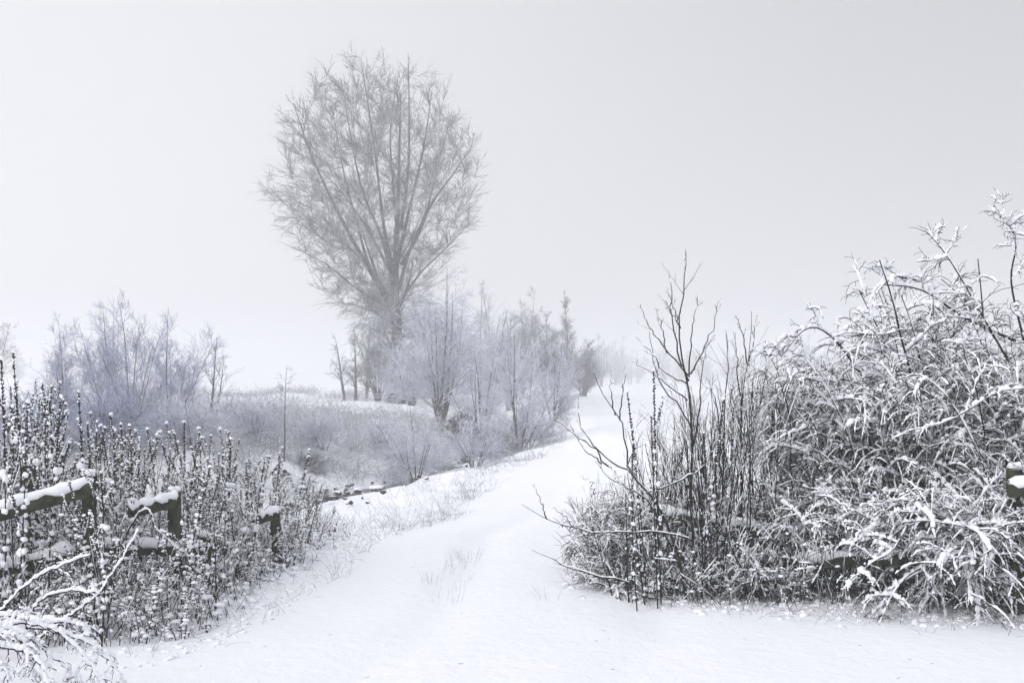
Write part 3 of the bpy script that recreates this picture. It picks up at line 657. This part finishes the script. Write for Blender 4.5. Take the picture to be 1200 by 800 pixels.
# the ordinary stand first (the prototypes themselves are its first members)
HT_X = [-500, 0, 60, 120, 250, 330, 400]; HT_H = [1.55, 1.5, 1.36, 1.2, 1.08, .85, .5]
n = 0
while n < 236:
    d = rng.uniform(6.2, 11.5); px = rng.uniform(-160, 400); x = (px - 600) * d / F
    if x > edge(d) - .12 - .25 * rng.random(): continue
    if d > 9.5 and rng.random() < .5: continue
    dd, s_ = seg_dist(np.array([x]), np.array([d]), DITCH)
    if dd[0] < 2.0: continue
    close = np.clip((edge(d) - x) / .5, .35, 1)
    H = np.interp(px, HT_X, HT_H) * (d / 7.5) ** .3 * rng.uniform(.5, 1.1) * close
    fd = np.interp(px, [-120, 105, 204, 322], [6.6, 7.0, 7.55, 8.85])
    if d < fd + .05 and (px < 112 or 150 < px < 214 or 290 < px < 332) and rng.random() < (.97 if px < 112 else .88):
        H = min(H, (EYE - (np.interp(px, [-120, 105, 150, 204, 322], [655, 585, 612, 600, 612]) - HY) * d / F) * rng.uniform(.7, 1.0))
    if H < .2: continue
    place_weed(x, d, H, GL, GG, (rng.normal(0, .10), rng.normal(0, .12))); n += 1
for px, top, d, lab in special:
    x = (px - 600) * d / F; z = hz(x, d); H = EYE - (top - HY) * d / F - z
    place_weed(x, d, H, lab, None, (rng.normal(0, .015), rng.normal(0, .02)))

# the tangle between the stalks: uncountable stems, leaves and snow clots
def tangle(name, label, x, y, Hs, seed, nleaf, nblob, th=.012, lean=.25, br=(.012, .034), w=.0028, bt=.8):
    rng = np.random.default_rng(seed); n = len(x); z = h(x, y)
    P = march(rng, np.stack([x, y, z - .03], -1), np.stack([rng.normal(0, lean, n), rng.normal(0, lean, n), np.ones(n)], -1), Hs, 7, rng.normal(-.02, .05, n)[:, None] * np.ones((1, 6)), .07)
    R = w * rng.uniform(.6, 1.5, n)[:, None] * np.linspace(1, .5, 7)[None]
    g = Geo(); g.tubes(P, R, 3)
    B, BR = grow(rng, P, R, 2, .3, .95, (20, 60), lambda pl, t, r, M: pl * r.uniform(.1, .3, M), k=4, trop=.02, wob=.1, rr=.7, rmin=.0014)
    g.tubes(B, BR, 3); sn = Geo(); leaves(g, sn, rng, P, nleaf, .05, .95, (.03, .08), .006, .35, .012)
    tag(g.build(name, M_BARK), label[0], 'undergrowth', kind='stuff')
    snowtube(sn, rng, B, BR, th, 3, keep=.6); snowtube(sn, rng, P, R, th * .8, 3, keep=.35)
    i = rng.integers(0, n, nblob); t = rng.uniform(.15, 1, nblob) ** bt; k = np.minimum((t * 6).astype(int), 6)
    c = P[i, k] + rng.normal(0, .015, (nblob, 3)); sn.blobs(c, rng.uniform(*br, nblob) * rng.uniform(.4, 1, nblob), rng, .6, .27)
    tag(sn.build(name.split('_')[0] + '_snow', M_CAP), label[1], 'snow', kind='stuff')
rng = np.random.default_rng(9); xs = []
m = 9000; d = rng.uniform(6.25, 12, m); px = rng.uniform(-200, 410, m); x = (px - 600) * d / F; e = edge(d)
dd, s_ = seg_dist(x, d, DITCH); k = (x < e - .1 - .35 * rng.random(m) ** 2 ) & (dd > 2.4) & ((d < 9.6) | (rng.random(m) < .55))
x, d, px = x[k][:3800], d[k][:3800], px[k][:3800]
Hs = np.interp(px, HT_X, HT_H) * np.where((px < 112) | ((px > 150) & (px < 214)), .62, np.where((px > 290) & (px < 332), .75, 1.)) * rng.uniform(.25, .66, len(x)) * np.clip((edge(d) - x) / .6, .3, 1)
tangle('weed_tangle', ('dark tangle of thin weed stems left of the path', 'snow clots caught in the tangle of weeds'), x, d, Hs, 12, 4500, 7200, br=(.009, .040))

# ------------------------------------------------------------------ snow laden arching bushes
def arch(rng, root, b, P, R, n1, n2, n3, l1=(.3, .6), l2=(.13, .32), l3=(.03, .09), t0=.3, snow=1.0, bmat=None, names=('branches', 'twigs', 'settled_snow'), droop=1.0, thin=1.0):
    g = Geo(); g.tubes(P, R, 5)
    A, AR = grow(rng, P, R, n1, t0, .98, (25, 88), lambda pl, t, r, M: r.uniform(*l1, M) * (1.25 - .6 * t) * r.choice([.5, 1, 1, 1.25], M), k=8, trop=np.array([.04, .0, -.06, -.11, -.16, -.2, -.22]) * droop, wob=.11, rr=.6, rtip=.4, rmin=.004)
    g.tubes(A, AR, 4); g.build(names[0], bmat or M_BARK, root, b)
    B, BR = grow(rng, A, AR, n2, .15, 1, (20, 75), lambda pl, t, r, M: r.uniform(*l2, M) * r.choice([.45, .7, 1, 1.2], M), k=6, trop=np.array([-.10, -.24, -.34, -.34, -.28]) * droop, wob=.14, rr=.7, rtip=.6, rmin=.0030)
    C, CR = grow(rng, B, BR, n3 + 1, .1, 1, (25, 60), lambda pl, t, r, M: r.uniform(*l3, M), k=4, trop=-.12 * droop, wob=.16, rr=.8, rtip=.7, rmin=.002)
    g = Geo(); g.tubes(B, BR, 3); g.tubes(C, CR, 3); g.build(names[1], bmat or M_BARK, root, b)
    s = Geo(); kp = .62 * min(1, snow)
    snowtube(s, rng, P, R, .018 * snow * thin, 5, minhor=.05); snowtube(s, rng, A, AR, .027 * snow * thin, 6)
    snowtube(s, rng, B, BR, .0130 * snow * thin, 5, keep=kp); snowtube(s, rng, C, CR, .009 * snow * thin, 4, keep=kp * .4)
    s.build(names[2], M_CAP, root, b)
def arch_bush(px, d, top, n, label, seed, spread=(8, 34), n1=9, n2=9, n3=2, name='arching_bush', out=.05, lean=(0, 0), radius=.3, group=None, snow=1.0, thin=1., stemr=.011, **kw):
    rng = np.random.default_rng(seed); x = (px - 600) * d / F; b = np.array([x, d, hz(x, d)]); H = EYE - (top - HY) * d / F - b[2]
    root = thing(name, b, label, 'bush', group)
    az = rng.uniform(0, 6.28, n); sp = np.radians(rng.uniform(*spread, n)); r = radius * np.sqrt(rng.random(n))
    st = b + np.stack([np.cos(az) * r, np.sin(az) * r, 0 * r - .05], -1)
    d0 = np.stack([np.cos(az) * np.sin(sp) + lean[0], np.sin(az) * np.sin(sp) + lean[1], np.cos(sp)], -1)
    ln = H * rng.uniform(.7, 1.15, n)
    P = march(rng, st, d0, ln, 14, np.array([.02] * 4 + [-.01, -.03, -.05, -.07, -.1, -.12, -.15, -.18, -.2]) * out / .05, .035)
    zt = P[..., 2].max(1) - b[2]; cap = H * rng.uniform(.45, 1.0, n) ** .6; cap[0] = H
    f = np.minimum(1, cap / np.maximum(zt, .01)); P = b + (P - b) * f[:, None, None]
    R = (stemr * rng.uniform(.6, 1.2, n) * (ln / ln.max()))[:, None] * np.linspace(1, .3, 14)[None]
    arch(rng, root, b, P, R, n1, n2, n3, snow=snow, thin=thin, **kw); return root
arch_bush(1165, 7.9, 312, 28, 'tallest snow laden bush at the right edge, open twigs on top', 200, n1=9, n2=8, spread=(3, 19), radius=.5, stemr=.014, droop=.8, l1=(.28, .55))
arch_bush(1065, 8.1, 400, 46, 'broad snow laden bush with arching boughs, left of the tallest', 201, n1=9, n2=8, spread=(4, 24), radius=.45, droop=1.4)
arch_bush(990, 8.4, 412, 44, 'bush with comb like drooping snowy twigs, left end of the big hedge', 202, n1=9, n2=9, spread=(4, 20), radius=.28, droop=1.9, l1=(.2, .42))
arch_bush(1105, 7.45, 530, 42, 'low dark hearted bush in front, drooping snowy boughs reaching the snow', 203, n1=9, n2=8, spread=(12, 52), radius=.45, t0=.2)
arch_bush(1240, 7.5, 345, 26, 'snow laden bush cut by the right edge of the picture', 204, n1=9, n2=8, spread=(6, 36), radius=.4)
arch_bush(1010, 7.6, 560, 24, 'small snowy bush at the foot of the broad one', 205, n1=7, n2=7, spread=(12, 48), radius=.3, l1=(.2, .4))
arch_bush(1120, 7.3, 620, 14, 'small tangled bush left of the right fence post', 206, n1=7, n2=6, spread=(12, 50), radius=.3, l1=(.2, .4))
arch_bush(765, 8.3, 585, 22, 'rounded low bush of drooping snowy stems at the left end of the right thicket', 207, n1=8, n2=8, spread=(10, 55), radius=.2, l1=(.18, .38), l2=(.08, .2), out=.07, thin=.8)
arch_bush(738, 7.8, 640, 14, 'small mound of bent snowy stems at the path edge, lowest on the right', 208, n1=6, n2=6, spread=(20, 62), radius=.2, l1=(.12, .25), l2=(.06, .14), out=.07, thin=.7)
arch_bush(870, 7.5, 640, 16, 'low clump of bent snowy twigs before the broken rail', 209, n1=6, n2=6, spread=(15, 55), radius=.2, l1=(.12, .25), l2=(.06, .14), out=.07, thin=.8)
arch_bush(1400, 7.6, 280, 36, 'snow laden bush beyond the right edge of the picture', 210, n1=8, n2=7, spread=(6, 36), radius=.5)

# single boughs that stand out in front, built where they hang
def bough(label, pts, d, seed, r=.008, n1=10, l1=(.12, .3), n2=5, dz=None, thick=1.1, droop=1.2, parent_name='hanging_bough', cat='bough', l2=(.06, .16), group=None):
    rng = np.random.default_rng(seed); q = [at(p[0], p[1], d + (p[2] if len(p) > 2 else 0)) for p in pts]
    P = spline(q, 16)[None]; R = r * np.linspace(1, .35, 16)[None]; b = q[0]
    root = thing(parent_name, b, label, cat, group)
    arch(rng, root, b, P, R, n1, n2, 1, l1=l1, l2=l2, l3=(.03, .07), t0=.12, snow=1, thin=thick, droop=droop, names=('stem', 'twigs', 'settled_snow'))
bough('bent snowy bough in front of the dark hedge, its spray combing down left', [(1130, 655, .5), (1050, 640), (1075, 590, -.2), (1048, 642, -.3), (1020, 660, -.35), (990, 690, -.4)], 6.9, 301, n1=12)
bough('low snowy bough whose tip touches the snow under the hedge', [(1140, 650, .4), (1080, 665), (1050, 690, -.1), (1027, 738, -.2)], 6.7, 302, n1=12)
bough('long white bough slanting down left in the middle of the hedge', [(1180, 560, .6), (1110, 575), (1060, 590, -.2), (1010, 600, -.3)], 7.1, 303, n1=14)
bough('thick snow covered bough slanting down left beside the right fence post', [(1165, 613), (1145, 632), (1126, 650)], 6.9, 304, r=.012, n1=3, thick=2.2)
bough('arched bough with hanging snowy twigs high on the left of the hedge', [(1010, 440, .4), (975, 395), (945, 385, -.1), (915, 420, -.2), (908, 460, -.2)], 7.8, 305, n1=16, l1=(.15, .3), n2=4)
bough('curved bough ending in snowy twigs at mid height, hedge left side', [(1080, 330, .3), (1050, 325), (1030, 340, -.1), (1018, 370, -.1)], 7.7, 306, n1=10)
bough('bare snow lined branch slanting up at the top right of the hedge', [(1180, 420), (1140, 350), (1110, 300), (1085, 270)], 7.6, 307, r=.009, n1=8, droop=.2)
bough('snow lined branch rising to the highest tip on the right', [(1200, 400), (1185, 330), (1190, 280), (1165, 240)], 7.6, 308, r=.009, n1=9, droop=.2)
bough('long dark branch crossing the hedge top leftwards with upright twigs', [(1190, 400), (1130, 372), (1080, 340), (1030, 333)], 7.7, 309, r=.011, n1=10, droop=.3)

# corner plant, bottom left
def corner(label, pts, d, seed, thick=1.7, n1=24, nm='drooping_branch'):
    rng = np.random.default_rng(seed); q = [at(p[0], p[1], d) for p in pts]
    gx_ = q[0][0] - .45; q.insert(0, np.array([gx_, d + .25, hz(gx_, d + .25) - .03]))      # rooted in the ground
    P = spline(q, 34)[None]; P += .004 * rng.standard_normal(P.shape); R = .007 * np.linspace(1, .4, 34)[None]; b = q[0]
    root = thing(nm, b, label, 'branch'); g = Geo(); g.tubes(P, R, 6); g.build('stem', M_BARK, root, b)
    A, AR = grow(rng, P, R, n1, .15, 1, (35, 85), lambda pl, t, r, M: r.uniform(.03, .10, M), k=5, trop=-.35, wob=.12, rr=.7, rmin=.0022)
    B, BR = grow(rng, A, AR, 3, .3, 1, (30, 60), lambda pl, t, r, M: r.uniform(.012, .035, M), k=4, trop=-.3, wob=.1, rmin=.0018)
    g = Geo(); g.tubes(A, AR, 4); g.tubes(B, BR, 3); g.build('twigs', M_BARK, root, b)
    s_ = Geo(); snowtube(s_, rng, P, R * 0 + .004, .014 * thick, 8, lump=.35, minhor=.45); snowtube(s_, rng, P + np.array([0, 0, .006]), R * 0 + .004, .010 * thick, 8, lump=.6, minhor=.45)
    snowtube(s_, rng, A, AR, .017, 5, keep=.75); snowtube(s_, rng, B, BR, .009, 4, keep=.4)
    s_.build('settled_snow', M_CAP, root, b)
corner('thickly snowed branch arching over the bottom left corner, uppermost', [(-60, 760), (0, 738), (50, 728), (92, 732), (104, 742)], 4.9, 320)
corner('snow clotted branch bending down to the bottom edge, right side of the corner', [(-30, 745), (25, 730), (70, 742), (98, 770), (122, 805)], 4.7, 321)
corner('snow clotted branch in the middle of the bottom left corner', [(-40, 745), (10, 738), (45, 755), (75, 780), (95, 800)], 4.6, 322)
corner('dark edged branch falling steeply in the bottom left corner', [(-50, 750), (0, 742), (28, 752), (38, 780), (42, 815)], 4.5, 323)
corner('short snowy branch at the very corner of the picture', [(-60, 770), (-20, 765), (5, 785), (18, 815)], 4.4, 324)
corner('snow lined branch leaning up right across the weeds', [(-10, 725), (25, 690), (60, 668), (105, 650)], 5.6, 325, 1.15, 8)
corner('curved white branch lying level in front of the weeds', [(30, 722), (52, 700), (85, 692), (118, 696)], 5.6, 326, 1.15, 8)
corner('straight white branch slanting up through the weeds', [(82, 722), (112, 698), (140, 660), (162, 622)], 6.0, 327, 1.15, 8)
corner('fallen snowy branch slanting up beside the fence post', [(165, 600), (185, 622), (205, 640), (225, 655)], 7.2, 328, 1.15, 8)

corner('snowy branch along the left border, bent level above the corner', [(-80, 735), (-20, 722), (20, 722), (48, 732)], 5.1, 330)
corner('snow clotted branch dropping just right of the picture corner', [(-50, 760), (15, 760), (45, 775), (62, 812)], 4.45, 331)
corner('outermost snowy branch of the corner plant, reaching right over the path', [(-20, 740), (50, 738), (100, 752), (128, 775), (146, 806)], 4.85, 332)
# ------------------------------------------------------------------ bare shrubs and stems right of the path
def traced(name, label, lines, d, seed, r0=.009, n=3, l=(.15, .35), cat='shrub', snow=.006, org=(600, 280, 2.858), trop=.06):
    rng = np.random.default_rng(seed); Ps = []; Rs = []
    for li in lines:
        dy = rng.normal(0, .12); q = [at(org[0] + p[0] / org[2], org[1] + p[1] / org[2], d + dy * i / len(li)) for i, p in enumerate(li)]
        Ps.append(spline(q, 14)); L_ = np.linalg.norm(np.diff(Ps[-1], axis=0), axis=1).sum(); Rs.append(np.minimum(r0, .004 + .004 * L_) * np.linspace(1, .22, 14))
    P = np.stack(Ps); R = np.stack(Rs); P += .006 * rng.standard_normal(P.shape); P[:, 0] -= 0
    b = P[0, 0].copy(); b[2] = hz(b[0], b[1])
    root = thing(name, b, label, cat); g = Geo(); g.tubes(P, R, 6)
    g.build('stems', M_BARE, root, b)
    A, AR = grow(rng, P, R, n, .3, .9, (22, 42), lambda pl, t, r, M: pl * r.uniform(*l, M) * (1.2 - t), k=6, trop=trop, wob=.04, rr=.6, rtip=.4, rmin=.0022)
    B, BR = grow(rng, A, AR, 1, .3, .8, (22, 42), lambda pl, t, r, M: pl * r.uniform(.2, .5, M), k=4, trop=trop, wob=.04, rr=.7, rtip=.6, rmin=.0018)
    g = Geo(); g.tubes(A, AR, 4); g.tubes(B, BR, 3); g.build('twigs', M_BARE, root, b)
    s = Geo(); snowtube(s, rng, P, R, snow * 1.2, 4, minhor=.1, keep=.9); snowtube(s, rng, A, AR, snow, 4, keep=.8, minhor=.1); s.build('settled_snow', M_CAP, root, b)
traced('bare_shrub', 'tall bare upright shrub with fanned branches, its tip highest above the path', [
    [(608, 1170), (605, 950), (600, 700), (597, 560), (588, 480), (570, 390), (562, 280), (575, 180), (580, 100), (578, 35)],
    [(588, 480), (545, 330), (535, 210), (525, 105)], [(565, 300), (530, 235), (490, 178)], [(590, 460), (500, 350), (455, 280), (430, 215)],
    [(592, 460), (600, 350), (610, 260), (622, 185)], [(600, 450), (640, 370), (675, 290), (693, 195)], [(585, 480), (520, 450), (460, 375), (415, 325)],
    [(590, 540), (510, 480), (450, 440), (400, 405)], [(602, 450), (625, 405), (655, 392)], [(520, 380), (500, 290), (480, 230)],
    [(600, 640), (560, 560), (500, 490), (470, 380), (462, 310)], [(560, 290), (540, 220), (518, 165)], [(604, 700), (630, 560), (634, 440), (655, 350)]], 7.5, 401, .011, 3)
traced('bare_shrub', 'bare shrub with three upright forks standing right of the tall fanned one', [
    [(772, 1180), (768, 900), (765, 620), (790, 420), (802, 240)], [(764, 640), (755, 420), (746, 318)], [(790, 430), (770, 310), (748, 255)], [(796, 400), (812, 330), (814, 258)],
    [(705, 1150), (706, 800), (714, 560), (722, 400), (716, 305)], [(780, 660), (830, 560), (848, 440), (850, 340)], [(930, 1000), (935, 700), (915, 530), (880, 430), (838, 360)],
    [(700, 800), (690, 600), (665, 500), (650, 460)]], 7.9, 402, .008, 4)
traced('low_bare_shrub', 'dark bare shrub bending low over the path with long curved twigs', [
    [(590, 1230), (520, 950), (430, 820), (385, 768), (385, 690), (360, 605), (300, 510), (270, 440)], [(400, 790), (330, 740), (250, 685), (190, 640), (130, 585)],
    [(330, 770), (280, 700), (230, 620), (220, 500)], [(362, 610), (374, 500), (378, 418)], [(345, 590), (330, 500), (333, 428)], [(300, 750), (240, 700), (175, 590)],
    [(385, 770), (410, 700), (440, 640)], [(450, 850), (560, 810), (640, 760), (690, 660)], [(560, 1100), (470, 900), (400, 840), (330, 800), (280, 740)]], 7.3, 403, .010, 1, (.1, .2))
traced('low_bare_shrub', 'lowest bare branch reaching far left over the snow with forked tips', [
    [(640, 400), (520, 378), (380, 380), (250, 370), (130, 335), (35, 280)], [(125, 333), (105, 270), (75, 205)], [(230, 368), (190, 325), (148, 290)], [(300, 375), (250, 392), (200, 408)],
    [(420, 560), (230, 515), (150, 480), (75, 450)], [(300, 240), (280, 200), (245, 175)]], 7.2, 404, .008, 1, (.08, .16), org=(600, 500, 3.078))
# dark seed stalks on the right
rng = np.random.default_rng(15)
rw = [make_weed(150 + q, 1.0, nb, snowy_=.35) for q, nb in enumerate((0, 1, 2))]; rwu = set()
def place_right(x, y, H, label, tilt, k):
    loc = (x, y, hz(x, y)); 
    if k not in rwu: rwu.add(k); r = rw[k]; r.location = loc; r.rotation_euler = (tilt[0], tilt[1], 1.); r.scale = (1, 1, H); r['label'] = label
    else: dup(rw[k], loc, rng.uniform(0, 6.28), 1., label, None, H, tilt)
rk = 0
for px, top, d, lab in ((757, 450, 7.4, 'single dark seed stalk left of the tall bare shrub, over the path'), (775, 425, 7.3, 'seed stalk with snowy tip in the fan of the bare shrub'),
                        (771, 480, 7.2, 'short seed stalk at the foot of the fanned branches'), (821, 458, 7.4, 'slim dark seed stalk right of the tall bare shrub'),
                        (747, 512, 7.1, 'lowest dark seed stalk, over the curved twigs'), (835, 500, 7.3, 'short dark seed stalk right of the slim one'),
                        (894, 448, 8.2, 'seed stalk standing before the combed hedge end'), (848, 470, 8.1, 'seed stalk half hidden in the right stand of stems')):
    x = (px - 600) * d / F; H = EYE - (top - HY) * d / F - hz(x, d); place_right(x, d, H, lab, (rng.normal(0, .03), rng.normal(0, .05)), rk % 3); rk += 1
def make_stem(seed, nb):
    rng = np.random.default_rng(seed); root = thing('leafless_plant', (0, 0, 0), 'thin bare upright plant in the stand between bare shrubs and snowy hedge', 'plant', 'bare stems right of the path')
    P = march(rng, np.array([[0, 0, -.03]]), np.array([[rng.normal(0, .1), rng.normal(0, .1), 1.]]), np.array([1.]), 10, .0, .022); R = np.linspace(.0062, .0018, 10)[None]
    g = Geo(); g.tubes(P, R, 5); g.build('stem', M_BARE, root)
    A, AR = grow(rng, P, R, nb, .3, .9, (12, 30), lambda pl, t, r, M: r.uniform(.12, .36, M), k=6, trop=.03, wob=.05, rr=.7, rtip=.5, rmin=.0017)
    B, BR = grow(rng, A, AR, 2, .2, .9, (20, 50), lambda pl, t, r, M: pl * r.uniform(.2, .5, M), k=4, wob=.07, rr=.7, rmin=.0014)
    g = Geo(); g.tubes(A, AR, 4); g.tubes(B, BR, 3); g.build('twigs', M_BARE, root)
    s = Geo(); snowtube(s, rng, A, AR, .009, 4, keep=.45); snowtube(s, rng, B, BR, .007, 3, keep=.4); snowtube(s, rng, A[:1], AR[:1], .009, 4)
    s.blobs(P[0][rng.integers(1, 8, 5)] + rng.normal(0, .008, (5, 3)), rng.uniform(.005, .011, 5), rng, .8); s.build('settled_snow', M_CAP, root)
    return root
stems = [make_stem(500 + q, nb) for q, nb in enumerate((3, 5, 7, 4, 6, 8))]
n = 0; tops = ([690, 740, 780, 830, 870, 905, 935, 1300], [600, 540, 480, 440, 425, 425, 440, 420])
while n < 150:
    px = rng.triangular(685, 815, 940) if n < 135 else rng.uniform(1000, 1300); d = rng.uniform(7.3, 10.2); x = (px - 600) * d / F
    top = np.interp(px, *tops) + rng.exponential(55); H = EYE - (top - HY) * d / F - hz(x, d)
    if H < .3: continue
    tl = (rng.normal(0, .10), rng.normal(-.02, .12)); r = stems[n] if n < 6 else None
    if r: r.location = (x, d, hz(x, d)); r.scale = (1.1, 1.1, H); r.rotation_euler = (tl[0], tl[1], rng.uniform(0, 6))
    else: dup(stems[n % 6], (x, d, hz(x, d)), rng.uniform(0, 6.28), 1.1, None, None, H, tl)
    n += 1
# the same leafless plants scattered through the weeds on the left
rng = np.random.default_rng(66); n = 0
while n < 55:
    d = rng.uniform(6.5, 11); px = rng.uniform(-120, 390); x = (px - 600) * d / F
    if x > edge(d) - .3: continue
    r = dup(stems[n % 6], (x, d, hz(x, d)), rng.uniform(0, 6.28), 1., 'bare branched stem without seed heads among the weeds left of the path', 'bare stems among the left weeds', np.interp(px, HT_X, HT_H) * rng.uniform(.6, 1.05), (rng.normal(0, .2), rng.normal(0, .22))); n += 1
# tangle under the right thicket
m = 5200; px = rng.uniform(690, 1330, m); d = rng.uniform(7.05, 9.9, m); x = (px - 600) * d / F
near = np.interp(px, [680, 820, 950, 1050, 1200, 1400], [7.9, 7.15, 6.95, 6.75, 6.6, 6.5]); k = d > near; x, d, px = x[k], d[k], px[k]
tangle('thicket_tangle', ('dark tangle of thin stems under the right thicket', 'snow caught in the tangle under the right thicket'), x, d, rng.uniform(.2, .75, len(x)), 13, 3000, 5200, .011, .35, (.008, .024), .0026, 1.3)

# ------------------------------------------------------------------ small tufts on the path and along its edges
def make_tuft(seed, n, ln, label):
    rng = np.random.default_rng(seed); root = thing('grass_tuft', (0, 0, 0), label, 'grass', 'grass tufts on the path')
    az = rng.uniform(0, 6.28, n); r = .10 * np.sqrt(rng.random(n)); P = march(rng, np.stack([np.cos(az) * r, np.sin(az) * r * 1.5, 0 * r - .01], -1), np.stack([np.cos(az) * .35, np.sin(az) * .35, np.ones(n)], -1), ln * rng.uniform(.4, 1, n), 5, -.10, .1)
    g = Geo(); g.tubes(P, .0018 * np.linspace(1, .5, 5)[None] * np.ones((n, 1)), 3); g.build('blades', M_GRASS, root)
    s = Geo(); snowtube(s, rng, P, np.full(P.shape[:2], .0018), .006, 3, keep=.4); s.blobs(P[:, -1], .005, rng); s.build('settled_snow', M_CAP, root); return root
tl_ = 'thin dry grass tuft poking through the snow in the middle of the path'
tf = [make_tuft(600 + q, 6 + 3 * q, .2, tl_) for q in range(3)]
for q, (px, py) in enumerate([(520, 662), (536, 655), (550, 648), (512, 690), (524, 695), (545, 670), (556, 640), (530, 680), (506, 676)]):
    d = EYE * F / (py - HY); x = (px - 600) * d / F; loc = (x, d, hz(x, d))
    if q < 3: tf[q].location = loc
    else: dup(tf[q % 3], loc, rng.uniform(0, 6.28), rng.uniform(.5, .8))
for q, (px, py, lab) in enumerate([(645, 697, 'small dry grass tuft at the path edge left of the low snowy mound'), (400, 668, 'dry grass tuft at the right foot of the weeds'), (168, 762, 'lone thin grass tuft right of the corner branches')]):
    d = EYE * F / (py - HY); x = (px - 600) * d / F; r = dup(tf[q], (x, d, hz(x, d)), rng.uniform(0, 6.28), .9, lab)
    if 'group' in r: del r['group']
def edge_pts(rng, n):
    y = rng.uniform(6, 16, n); x = edge(y) + .25 - rng.exponential(.35, n); return x, y
blades('edge_grass', 'sparse blades and bits of twig at the snowy foot of the weeds', 900, edge_pts, lambda x, y, r: r.uniform(.05, .22, len(x)), M_BARE, 31, (.1, 1.2), w=.0022)
def edge_pts2(rng, n):
    px = rng.uniform(660, 1330, n); d = np.interp(px, [660, 820, 950, 1050, 1200, 1400], [8.0, 7.1, 6.9, 6.65, 6.5, 6.4]) + rng.normal(0, .14, n); return (px - 600) * d / F, d
blades('thicket_edge_grass', 'sparse bent blades along the snowy foot of the right thicket', 900, edge_pts2, lambda x, y, r: r.uniform(.06, .3, len(x)), M_BARE, 32, (.1, 1.3), w=.0022)

# clumps of snow shaken down along the feet of the weeds and the thicket
rng = np.random.default_rng(41); n = 800
y1 = rng.uniform(5.6, 14, n); x1 = edge(y1) + .18 - rng.exponential(.4, n)
x2, y2 = edge_pts2(rng, n); y2 = y2 - .02 + rng.exponential(.18, n)
x = np.concatenate([x1, x2]); y = np.concatenate([y1, y2]); r = rng.uniform(.010, .036, 2 * n) * rng.uniform(.4, 1, 2 * n)
g = Geo(); g.blobs(np.column_stack([x, y, h(x, y) + r * .15]), r, rng, .55, .2)
tag(g.build('fallen_snow', M_CAP), 'small clumps of snow fallen at the foot of the plants', 'snow', kind='stuff')
n = 90; px = rng.uniform(200, 1300, n); py = rng.uniform(560, 800, n); d = EYE * F / (py - HY); x = (px - 600) * d / F; k = x > edge(d) + .1; x, d = x[k], d[k]; n = len(x)
az = rng.uniform(0, 6.28, n); P = march(rng, np.column_stack([x, d, h(x, d) + .003]), np.column_stack([np.cos(az), np.sin(az), 0 * az]), rng.uniform(.006, .03, n), 3, 0., .15)
g = Geo(); g.tubes(P, np.full((n, 3), .0013), 3); tag(g.build('fallen_bits', M_BARE), 'tiny twig bits and seeds scattered on the snowy path', 'twigs', kind='stuff')

# dense snowless stems added to darken the inside of the hedge
rng = np.random.default_rng(51); n = 2600
px = rng.uniform(915, 1420, n); d = rng.uniform(7.8, 9.6, n); x = (px - 600) * d / F; z = h(x, d)
P = march(rng, np.stack([x, d, z - .03], -1), np.stack([rng.normal(0, .4, n), rng.normal(0, .3, n), np.ones(n)], -1), rng.uniform(.5, 1.25, n), 8, -.03, .10)
g = Geo(); g.tubes(P, rng.uniform(.002, .006, n)[:, None] * np.linspace(1, .5, 8)[None], 3)
B, BR = grow(rng, P, np.full(P.shape[:2], .003), 4, .1, .95, (25, 80), lambda pl, t, r, M: r.uniform(.1, .4, M), k=5, trop=-.03, wob=.12, rr=.8, rmin=.002)
g.tubes(B, BR, 3); tag(g.build('hedge_shade_stems', M_DARK), 'dark snowless stems added for the shade deep inside the big hedge', 'undergrowth', kind='stuff')
